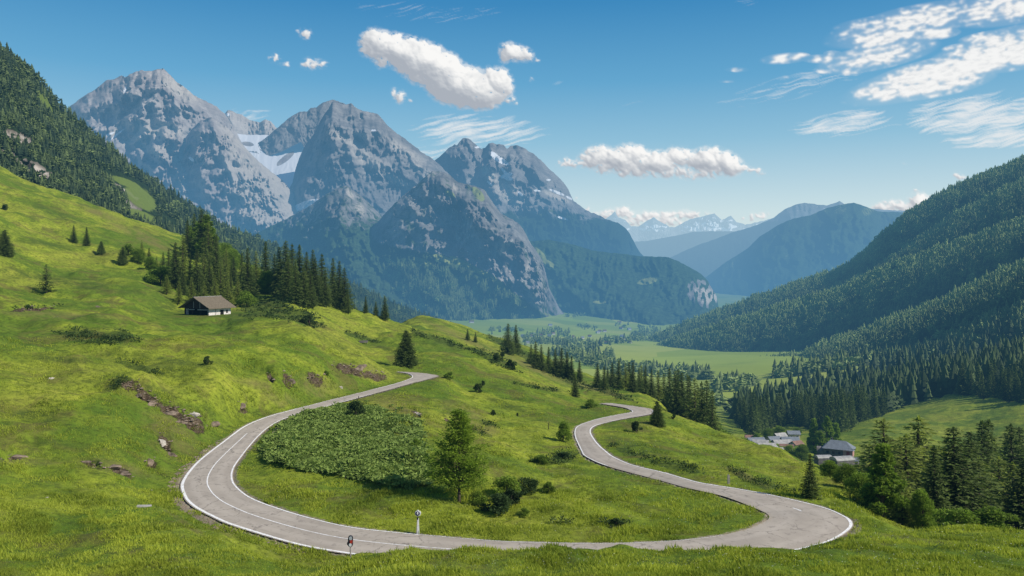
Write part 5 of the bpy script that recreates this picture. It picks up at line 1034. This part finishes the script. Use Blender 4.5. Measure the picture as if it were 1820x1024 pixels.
# ------------------------------------------------------------------ village by the stream
SLATE = simple_mat('slate_roof', (.17, .19, .215), .6, .2, 1.2); PINK = simple_mat('rose_render', (.42, .24, .21), .9, .2, 1.0); GREYR = simple_mat('grey_render', (.15, .135, .125), .9, .3, .8); PALER = simple_mat('pale_sheet_roof', (.33, .32, .30), .6, .25, .6); WHITEH = simple_mat('white_render', (.46, .44, .41), .9, .12, .5); BROWNH = simple_mat('brown_timber', (.12, .08, .055), .9, .3, 1.0); REDW = simple_mat('red_door', (.25, .05, .05), .7, .2, 1.0); GLASS = simple_mat('window_glass', (.03, .04, .05), .2, .2, 1.0, .5)
def gable_roof(L, Wd, ev, rg, ov, th=.25):
    m = MB(); sl = (rg - ev)/(Wd/2)
    m.extrude([(-Wd/2 - ov, ev - sl*ov), (0, rg), (Wd/2 + ov, ev - sl*ov), (Wd/2 + ov, ev - sl*ov + th), (0, rg + th), (-Wd/2 - ov, ev - sl*ov + th)], 'x', -L/2 - ov, L/2 + ov); return m
def gable_body(L, Wd, ev, rg): return MB().extrude([(-Wd/2, -2), (Wd/2, -2), (Wd/2, ev), (0, rg - .05), (-Wd/2, ev)], 'x', -L/2, L/2)
def house(px, Y, L, Wd, ev, rg, rz, wall, roof, label, name='house', cat='house', group=None, wins=2, detail=True, parts=True):
    X = (px - CX)/F*Y; e = empty(name, (X, Y, float(gz(X, Y))), rz); tag(e, label, cat, group)
    gable_body(L, Wd, ev, rg).build('wall', wall, e); gable_roof(L, Wd, ev, rg, .5).build('roof', roof, e)
    for i in range(wins):
        x = -L/2 + L*(i + .6)/(wins + .2); z0 = ev*.4
        f = MB().box(x - .5, x + .5, -Wd/2 - .05, -Wd/2 + .01, z0, z0 + 1.1).build('window', WHITEH if wall is not WHITEH else BROWNH, e); MB().box(x - .36, x + .36, -Wd/2 - .08, -Wd/2 - .055, z0 + .12, z0 + .98).build('pane', GLASS, f)
        if i == 0: MB().box(-L/2 - .05, -L/2 + .01, -.55, .55, 0, 2.0).build('door', REDW, e)
    return e
# main house
Y0 = 330; X0 = (1491 - CX)/F*Y0; z0 = float(gz(X0, Y0)); up = (-(808 - HY)/F*Y0) - z0
e = empty('farmhouse', (X0, Y0, z0 + up), radians(-28)); e.scale = (.88, .88, .88); tag(e, 'large farmhouse with slate-grey roof and rose coloured gable, half hidden by the conifers', 'house')
MB().box(-6.2, 6.2, -3.8, 3.8, -10, 3.4).build('wall', GREYR, e)
m = MB(); m.add([(-7, -4.6, 3.2), (7, -4.6, 3.2), (7, 4.6, 3.2), (-7, 4.6, 3.2), (-3.6, 0, 6.6), (3.0, 0, 6.6)], [(0, 1, 5, 4), (1, 2, 5), (2, 3, 4, 5), (3, 0, 4), (0, 3, 2, 1)]); rf = m.build('roof', SLATE, e)
MB().box(-3.6, -2.9, .5, 1.2, 5.4, 7.4).build('chimney', GREYR, rf)
MB().box(6.2, 6.28, -3.7, 3.7, -.2, 3.2).build('gable', PINK, e); MB().box(2.2, 6.3, -3.9, -3.8, -.2, 3.2).build('rose_wall', PINK, e)
dd_ = MB().box(3.6, 5.0, -3.98, -3.9, 0, 2.6).build('door', REDW, e)
for x_ in (-4.5, -2.0, .6): f_ = MB().box(x_ - .6, x_ + .6, -3.9, -3.8, .8, 2.2).build('window', BROWNH, e); MB().box(x_ - .45, x_ + .45, -3.93, -3.9, .95, 2.05).build('pane', GLASS, f_)
def arched_shed(px, Y, top, L, Wd, hgt, rz, roof, wall, label):
    X = (px - CX)/F*Y; zt = -(top - HY)/F*Y; e = empty('shed', (X, Y, zt - hgt), rz); tag(e, label, 'shed')
    arc = [(-Wd/2*math.cos(pi*k/10), hgt*.55 + hgt*.45*math.sin(pi*k/10)) for k in range(11)]
    MB().extrude([(Wd/2 - .1, -6), (Wd/2 - .1, hgt*.54), (-Wd/2 + .1, hgt*.54), (-Wd/2 + .1, -6)], 'x', -L/2 + .2, L/2 - .2).build('wall', wall, e)
    MB().extrude(arc[::-1], 'x', -L/2, L/2).build('roof', roof, e)
    MB().box(-L/2 + .19, -L/2 + .12, -.8, .8, 0, 1.8).build('door', BROWNH, e)
    return e
arched_shed(1497, 312, 811, 8, 5, 2.6, radians(12), PALER, GREYR, 'low shed with pale curved roof in front of the farmhouse')
arched_shed(1512, 316, 812, 6, 5, 3.0, radians(-30), SLATE, GREYR, 'small grey roofed shed at the right foot of the farmhouse')
arched_shed(1463, 318, 809, 6, 4, 1.8, radians(5), PALER, GREYR, 'low pale roofed shed left of the curved roof shed')
arched_shed(1470, 332, 794, 8, 5, 3.4, radians(-20), GREYR, GREYR, 'brownish lean-to joined to the left of the farmhouse')
CREAM = simple_mat('cream_render', (.50, .42, .32), .9, .15, .5); TILE = simple_mat("tile_roof", (.22, .13, .10), .8, .25, .8)
vil = [(1336,402,774,6,4,2.4,-12,CREAM,TILE,'small cream house with reddish roof at the left end of the hamlet'),(1375,412,776,6,4.5,2.6,14,CREAM,SLATE,'small cream house with slate roof behind the low barn'),(1398,384,790,6,4,2.4,-18,CREAM,TILE,'cream cottage with reddish roof in front of the white building'),(1416,396,784,5,4,2.4,24,WHITEH,TILE,'small white house with reddish roof beside the round bush'),(1410,430,766,6,4,2.6,-4,CREAM,SLATE,'cream house farthest back in the hamlet under the trees'),(1343,392,778,8,5,2.6,10,WHITEH,SLATE,'leftmost small white house of the hamlet'),(1352,386,782,7,4.5,2.4,-20,WHITEH,PALER,'white shed with pale roof, second from the left in the hamlet'),(1362,380,788,8,4,2.2,5,GREYR,PALER,'long low barn with pale roof at the meadow edge'),(1390,400,782,9,5,2.4,8,WHITEH,PALER,'low building with pale flat-looking roof in the middle of the hamlet'),(1404,405,777,8,5,3.0,-5,WHITEH,SLATE,'white building with blue-grey roof behind the hamlet'),(1386,425,770,6,4,2.6,20,BROWNH,PALER,'small brown barn at the back of the hamlet'),(1388,368,796,9,4,2.0,-8,GREYR,WHITEH,'low white roofed store in front of the round bush'),(1372,372,793,5,3.5,2.2,30,BROWNH,PALER,'small brown store beside the low barn')]
for px, Y, top, L, Wd, hgt, a_, wl, rf, l in vil:
    X = (px - CX)/F*Y; zt = -(top - HY)/F*Y; e = empty('house', (X, Y, zt - hgt*1.5), radians(a_)); tag(e, l, 'house')
    gable_body(L, Wd, hgt, hgt*1.45).extrude([(-Wd/2, -9), (Wd/2, -9), (Wd/2, -2), (-Wd/2, -2)], 'x', -L/2, L/2).build('wall', wl, e); gable_roof(L, Wd, hgt, hgt*1.5, .4, .2).build('roof', rf, e)
    for i in range(2): MB().box(-L/4 + i*L/2 - .4, -L/4 + i*L/2 + .4, -Wd/2 - .05, -Wd/2 + .01, .7, 1.6).build('window', GLASS, e)
# far valley village
r6 = np.random.default_rng(12)
for i in range(26):
    x_ = r6.uniform(925, 1130); y_ = r6.uniform(590, 612) if i % 3 else r6.uniform(575, 600); p = at(x_, y_, 1200)
    if p[1] > 6000: continue
    s = p[1]/2600; e = empty('house', p, r6.uniform(-.6, .6)); tag(e, 'tiny pale house of the distant village on the valley floor', 'house', 'houses of the distant village')
    gable_body(11*s, 8*s, 4.5*s, 7.5*s).build('wall', WHITEH, e); gable_roof(11*s, 8*s, 4.5*s, 7.5*s, .6*s, .4*s).build('roof', BROWNH if i % 2 else SLATE, e)
p = at(838, 574, 1200); e = empty('house', p, .3); tag(e, 'white building at the forest edge on the far left valley meadow', 'house'); gable_body(22, 12, 8, 12).build('wall', WHITEH, e); gable_roof(22, 12, 8, 12, 1, .5).build('roof', BROWNH, e)
p = at(646, 611, 100); e = empty('feeding_trough', p, .2); tag(e, 'small grey cattle trough on the slope above the upper road', 'trough'); m = MB(); m.box(-1.1, 1.1, -.4, .4, .3, .4); m.box(-1.1, 1.1, -.4, -.34, .4, .8); m.box(-1.1, 1.1, .34, .4, .4, .8); m.box(-1.1, -1.04, -.34, .34, .4, .8); m.box(1.04, 1.1, -.34, .34, .4, .8); m.build('basin', GREYR, e); MB().box(-.8, -.65, -.3, .3, -.2, .3).build('leg', WOODD, e); MB().box(.65, .8, -.3, .3, -.2, .3).build('leg', WOODD, e)


# ------------------------------------------------------------------ clouds: a far glowing vault, sunlit and shaded relief painted as brightness
CUM = [(672,78,34,24,10),(700,88,34,26,20),(735,105,52,30,25),(790,135,62,34,25),(835,158,66,36,10),(815,150,60,36,15),(750,110,58,34,25),(770,120,60,34,28),(800,150,50,30,20),(882,150,32,28,0),(908,180,22,8,25),(712,174,11,11,0),(700,165,6,10,0),(728,178,18,4,0),(680,108,14,12,0),(860,175,40,14,0),
       (905,92,22,17,0),(932,98,22,12,15),(956,105,8,4,0),(945,141,9,4,0),(490,106,22,7,18),(510,113,14,5,10),(552,113,24,9,0),(572,114,16,7,0),(542,60,11,9,30),(530,56,5,5,0),
       (1015,290,34,9,-5),(1060,280,36,17,-12),(1065,270,16,14,0),(1095,284,50,20,0),(1125,274,34,18,0),(1125,266,14,10,0),(1160,290,50,20,0),(1205,282,34,17,0),(1215,270,16,10,0),(1255,286,44,20,0),(1268,272,20,12,0),(1292,294,34,20,0),(1335,301,26,8,8),(1352,306,12,6,0),(1190,306,100,10,0),(1240,310,70,8,0),(1110,300,60,14,0),
       (1705,317,20,7,0),(1700,313,10,6,0),(1608,291,10,3.5,0),(1628,338,10,4.5,0),(1632,360,20,12,0),(1648,366,20,10,0),(1600,366,34,8,0),(1570,368,40,7,0),(1620,374,50,8,0),(1530,374,34,6,0),(1580,358,10,4,0),
       (1020,352,12,4,0),(1050,374,12,6,20),(1070,384,20,6,0),(1092,380,26,7,0),(1110,378,18,7,0),(1140,384,50,7,5),(1190,386,50,8,0),(1215,380,18,6,0),(1240,384,44,7,0),(1340,386,40,5,-6),(1362,380,14,4,0),(1160,396,70,8,0)]
VX = np.arange(-120, 1941, 1.5); VY = np.arange(-80, 421, 1.5); CXg, CYg = np.meshgrid(VX, VY)
def gblur(a, k):
    w_ = np.exp(-.5*(np.arange(-3*k, 3*k + 1)/k)**2); w_ /= w_.sum(); n_ = 3*k
    a = np.pad(a, ((n_, n_), (0, 0)), 'edge'); a = sum(w_[i]*a[i:a.shape[0] - 2*n_ + i] for i in range(2*n_ + 1))
    a = np.pad(a, ((0, 0), (n_, n_)), 'edge'); return sum(w_[i]*a[:, i:a.shape[1] - 2*n_ + i] for i in range(2*n_ + 1))
wxc = CXg + fbm(CXg/22, CYg/22, 5, 801)*5.5; wyc = CYg + fbm(CXg/22, CYg/22, 5, 802)*5.0
Hc = np.zeros(CXg.shape); q = np.random.default_rng(4)
for (cx_, cy_, rx, ry, rot) in CUM:
    if cy_ > 345: ry *= 1.35; rx *= 1.1
    n_ = int(14 + rx*ry/16); c_, s_ = math.cos(radians(rot)), math.sin(radians(rot))
    for i in range(n_):
        a_ = q.random()*2*pi; rr = math.sqrt(q.random())*.86; ex, ey = rr*math.cos(a_)*rx, rr*math.sin(a_)*ry
        R_ = max(2.2, min(rx, ry)*q.uniform(.16, .62)*(1.15 - rr*.75)); X_, Y_ = cx_ + ex*c_ - ey*s_, cy_ + ex*s_ + ey*c_; zc_ = min(rx, ry)*(1 - rr)*.75
        i0, i1 = np.searchsorted(VX, [X_ - R_ - 8, X_ + R_ + 8]); j0, j1 = np.searchsorted(VY, [Y_ - R_ - 8, Y_ + R_ + 8])
        if i1 <= i0 or j1 <= j0: continue
        d2 = (wxc[j0:j1, i0:i1] - X_)**2 + ((wyc[j0:j1, i0:i1] - Y_)*1.12)**2
        hh = np.sqrt(np.clip(R_*R_ - d2, 0, None)); Hc[j0:j1, i0:i1] = np.maximum(Hc[j0:j1, i0:i1], np.where(hh > 0, hh + zc_, 0))
Hs = gblur(Hc, 1) + fbm(CXg/9, CYg/7, 5, 803)*1.3*(Hc > .5); Hm = gblur(Hc, 7)
gy_, gx_ = np.gradient(Hs, 1.5); gy2, gx2 = np.gradient(Hm, 1.5)
def lam(gx, gy): n_ = np.sqrt(1 + gx*gx + gy*gy); return (-gx*.50 + gy*.62 + .60)/n_
shade = .45*lam(gx_, gy_) + .55*lam(gx2*1.4, gy2*1.4)
fr = fbm(CXg/11, CYg/8, 6, 804, gain=.6)
Hb1 = gblur(Hc, 1); Hb3 = gblur(Hc, 4)
calpha = np.maximum(sstep(.8, 6.0, Hb1*(1 + .75*fr) - .4), .55*sstep(.6, 5.5, Hb3*(1 + .8*fr)))*sstep(.10, .8, Hm)
cbright = np.clip(.16 + .92*shade - .16*sstep(7, 22, Hm)*sstep(-.3, .6, fbm(CXg/30, CYg/16, 4, 805)) + .03*fr, 0, 1.02)
def bnd(lst): return np.max([np.clip(1 - ((1 - ell(CXg, CYg, *b[:5]))**2), 0, 1)*b[5] for b in lst], axis=0)
cA, sA = math.cos(radians(-12)), math.sin(radians(-12)); ru, rv_ = CXg*cA + CYg*sA, -CXg*sA + CYg*cA
ALT = [(1650,140,170,34,-14,1.0),(1760,95,140,40,-18,1.1),(1600,50,150,30,-10,.85),(1560,100,120,26,-12,.95),(1650,130,130,26,-14,1.25),(1740,112,150,30,-18,1.35),(1840,85,110,34,-18,1.35),(1590,160,90,22,-6,1.15),(1660,150,120,26,-10,1.2),(1640,30,130,26,-10,.95),(1790,12,140,36,-8,.95),(1560,72,60,14,-10,1.15),(1600,62,60,12,-8,1.),(1665,60,46,12,-5,1.25),(1670,35,50,10,-5,1.),(1395,104,50,11,-5,.95),(1460,105,40,9,0,.85),(1420,98,22,6,0,.9),(1310,124,24,5,0,.85),(1510,128,26,8,0,.9),(1462,127,14,5,0,.95),(1291,145,18,3,0,.75),(1395,137,12,3,0,.8),(1480,95,18,6,0,.95),(1740,65,40,8,-12,1.),(1560,40,90,14,-8,.75),(1700,85,30,8,-8,.8)]
alt = bnd(ALT)
cell = np.clip(fbm((ru + 6*fbm(ru/30, rv_/30, 2, 3))/21, rv_/7.5, 5, 806, gain=.58), -1.5, 1.5)
pa = alt*1.05 + cell*.62 - .52
aA = np.clip(gblur(sstep(-.10, .62, pa), 1)*.93 + .22*gblur(sstep(0, .8, alt), 8), 0, .96)*sstep(0, .25, alt); aB = np.clip(.80 + .16*sstep(.2, .9, pa) + .10*cell*.5, 0, .98)
CIR = [(1740,200,170,40,-6,.8),(1500,220,120,24,-6,.7),(850,232,150,34,2,.75),(800,275,150,22,0,.5),(1420,150,200,30,-14,.35),(1750,215,150,20,-6,1.1),(1800,245,150,18,-4,1.1),(1520,207,70,9,-8,1.1),(1480,232,56,6,-4,1.),(870,215,90,9,2,.85),(820,238,120,12,0,.6),(440,203,60,10,0,.8),(760,282,110,10,0,.45),(1740,182,70,5,-6,.8),(1650,192,28,3,0,.8),(1420,300,60,5,0,.3),(1640,300,34,3,0,.6),(350,10,60,8,0,.25),(750,22,180,24,5,.28),(990,148,24,6,0,.45),(1120,186,50,7,-15,.4),(1215,104,24,4,0,.35),(860,20,60,12,0,.3),(1330,5,50,6,0,.4)]
cir = gblur(bnd(CIR), 4); cs1 = fbm(ru/70, (rv_ + 5*fbm(ru/60, rv_/40, 2, 5))/5.5, 5, 807, gain=.6)
cA_ = np.clip(cir*.95 + .5*cs1*np.minimum(cir*2.5, 1) - .22, 0, .78)
alow = sstep(330, 400, CYg)*0
A_ = 1 - (1 - calpha)*(1 - aA)*(1 - cA_); B_ = (cbright*calpha + aB*aA*(1 - calpha) + .86*cA_*(1 - calpha)*(1 - aA))/np.maximum(calpha + aA*(1 - calpha) + cA_*(1 - calpha)*(1 - aA), 1e-4)
Yc = 60000.0; V = W(CXg, CYg, np.full(CXg.shape, Yc)); nrm_ = np.linalg.norm(V, axis=-1, keepdims=True); V = V/nrm_*64000.0
m, t = mat_new('cloud_vault'); ca, cb = t.attr('cover'), t.attr('glow')
colr = t.ramp(cb, [(.0, (.40, .44, .50)), (.45, (.56, .59, .63)), (.70, (.74, .755, .77)), (1, (.95, .945, .93))])
em = t.n('ShaderNodeEmission', None, Color=colr, Strength=1.0).outputs[0]; tr = t.n('ShaderNodeBsdfTransparent').outputs[0]
mx = t.n('ShaderNodeMixShader', None, i0=ca, i1=tr, i2=em).outputs[0]; oo = t.n('ShaderNodeOutputMaterial'); t.nt.links.new(mx, oo.inputs[0])
FF = grid_faces(*CXg.shape); keepf = A_.ravel()[FF].max(1) > .004; FF = FF[keepf]; used, inv = np.unique(FF, return_inverse=True)
o = big_mesh('clouds', V.reshape(-1, 3)[used], inv.reshape(-1, 4), m, smooth=True, attrs={'cover': A_.ravel()[used], 'glow': B_.ravel()[used]}); tag(o, 'white fair-weather clouds', kind='structure')
# ------------------------------------------------------------------ camera, sun, sky
cam = bpy.data.cameras.new('camera'); co = bpy.data.objects.new('camera', cam); COL.objects.link(co); SC.camera = co
co.location = (0, 0, 0); co.rotation_euler = (radians(90), 0, 0); cam.sensor_width = 36; cam.lens = 36*F/1820; cam.shift_y = -(512 - HY)/1820; cam.clip_start = .1; cam.clip_end = 150000
SUN_EL, SUN_AZ = 40.0, -22.0    # azimuth measured from +X towards +Y
el, az = radians(SUN_EL), radians(SUN_AZ)
sd = np.array([math.cos(el)*math.cos(az), math.cos(el)*math.sin(az), math.sin(el)])
from mathutils import Vector
sun = bpy.data.lights.new('sun', 'SUN'); sun.energy = 5.0; sun.angle = radians(.53); sun.color = (1.0, .935, .84); so = bpy.data.objects.new('sun', sun); COL.objects.link(so)
so.rotation_euler = Vector(tuple(sd)).to_track_quat('Z', 'Y').to_euler()
w = bpy.data.worlds.new('World'); SC.world = w; w.use_nodes = True; w.node_tree.nodes.clear(); t = NT(w.node_tree)
sky = t.n('ShaderNodeTexSky', {'sky_type': 'NISHITA', 'sun_disc': False, 'sun_elevation': el, 'sun_rotation': radians(90 - SUN_AZ), 'air_density': 1.0, 'dust_density': .6, 'ozone_density': 2.0, 'altitude': 800})
dirv = t.n('ShaderNodeTexCoord').outputs['Generated']
sx = t.n('ShaderNodeSeparateXYZ', None, Vector=dirv); dx, dy, dz = sx.outputs
# sky colour: Nishita, deepened aloft and whitened by summer haze near the ridges
k = t.n('ShaderNodeMix', {'data_type': 'RGBA', 'blend_type': 'MULTIPLY'}); k.inputs[0].default_value = 1.0
t.put(k.inputs[6], sky.outputs[0]); t.put(k.inputs[7], (.12, .12, .12, 1))
skyc = k.outputs[2]
grad = t.ramp(dz, [(0.0, (.72, .80, .80)), (.063, (.60, .75, .79)), (.15, (.27, .53, .70)), (.22, (.115, .385, .63)), (.31, (.032, .245, .52)), (.6, (.04, .19, .44))])
skyc = t.mix(t.m('MULTIPLY', t.ss(.75, .38, dz), .88), skyc, grad)
bg = t.n('ShaderNodeBackground', None, Color=skyc, Strength=1.0); out = t.n('ShaderNodeOutputWorld'); t.nt.links.new(bg.outputs[0], out.inputs[0])
SC.view_settings.view_transform = 'Standard'; SC.view_settings.look = 'None'; SC.view_settings.exposure = 0; SC.view_settings.gamma = 1
SC.render.engine = 'CYCLES'; SC.cycles.max_bounces = 5; SC.cycles.diffuse_bounces = 3; SC.cycles.transparent_max_bounces = 4; SC.cycles.use_denoising = True
try: w.cycles.sampling_method = 'MANUAL'; w.cycles.sample_map_resolution = 512
except Exception: pass
print('objects', len(SC.objects))
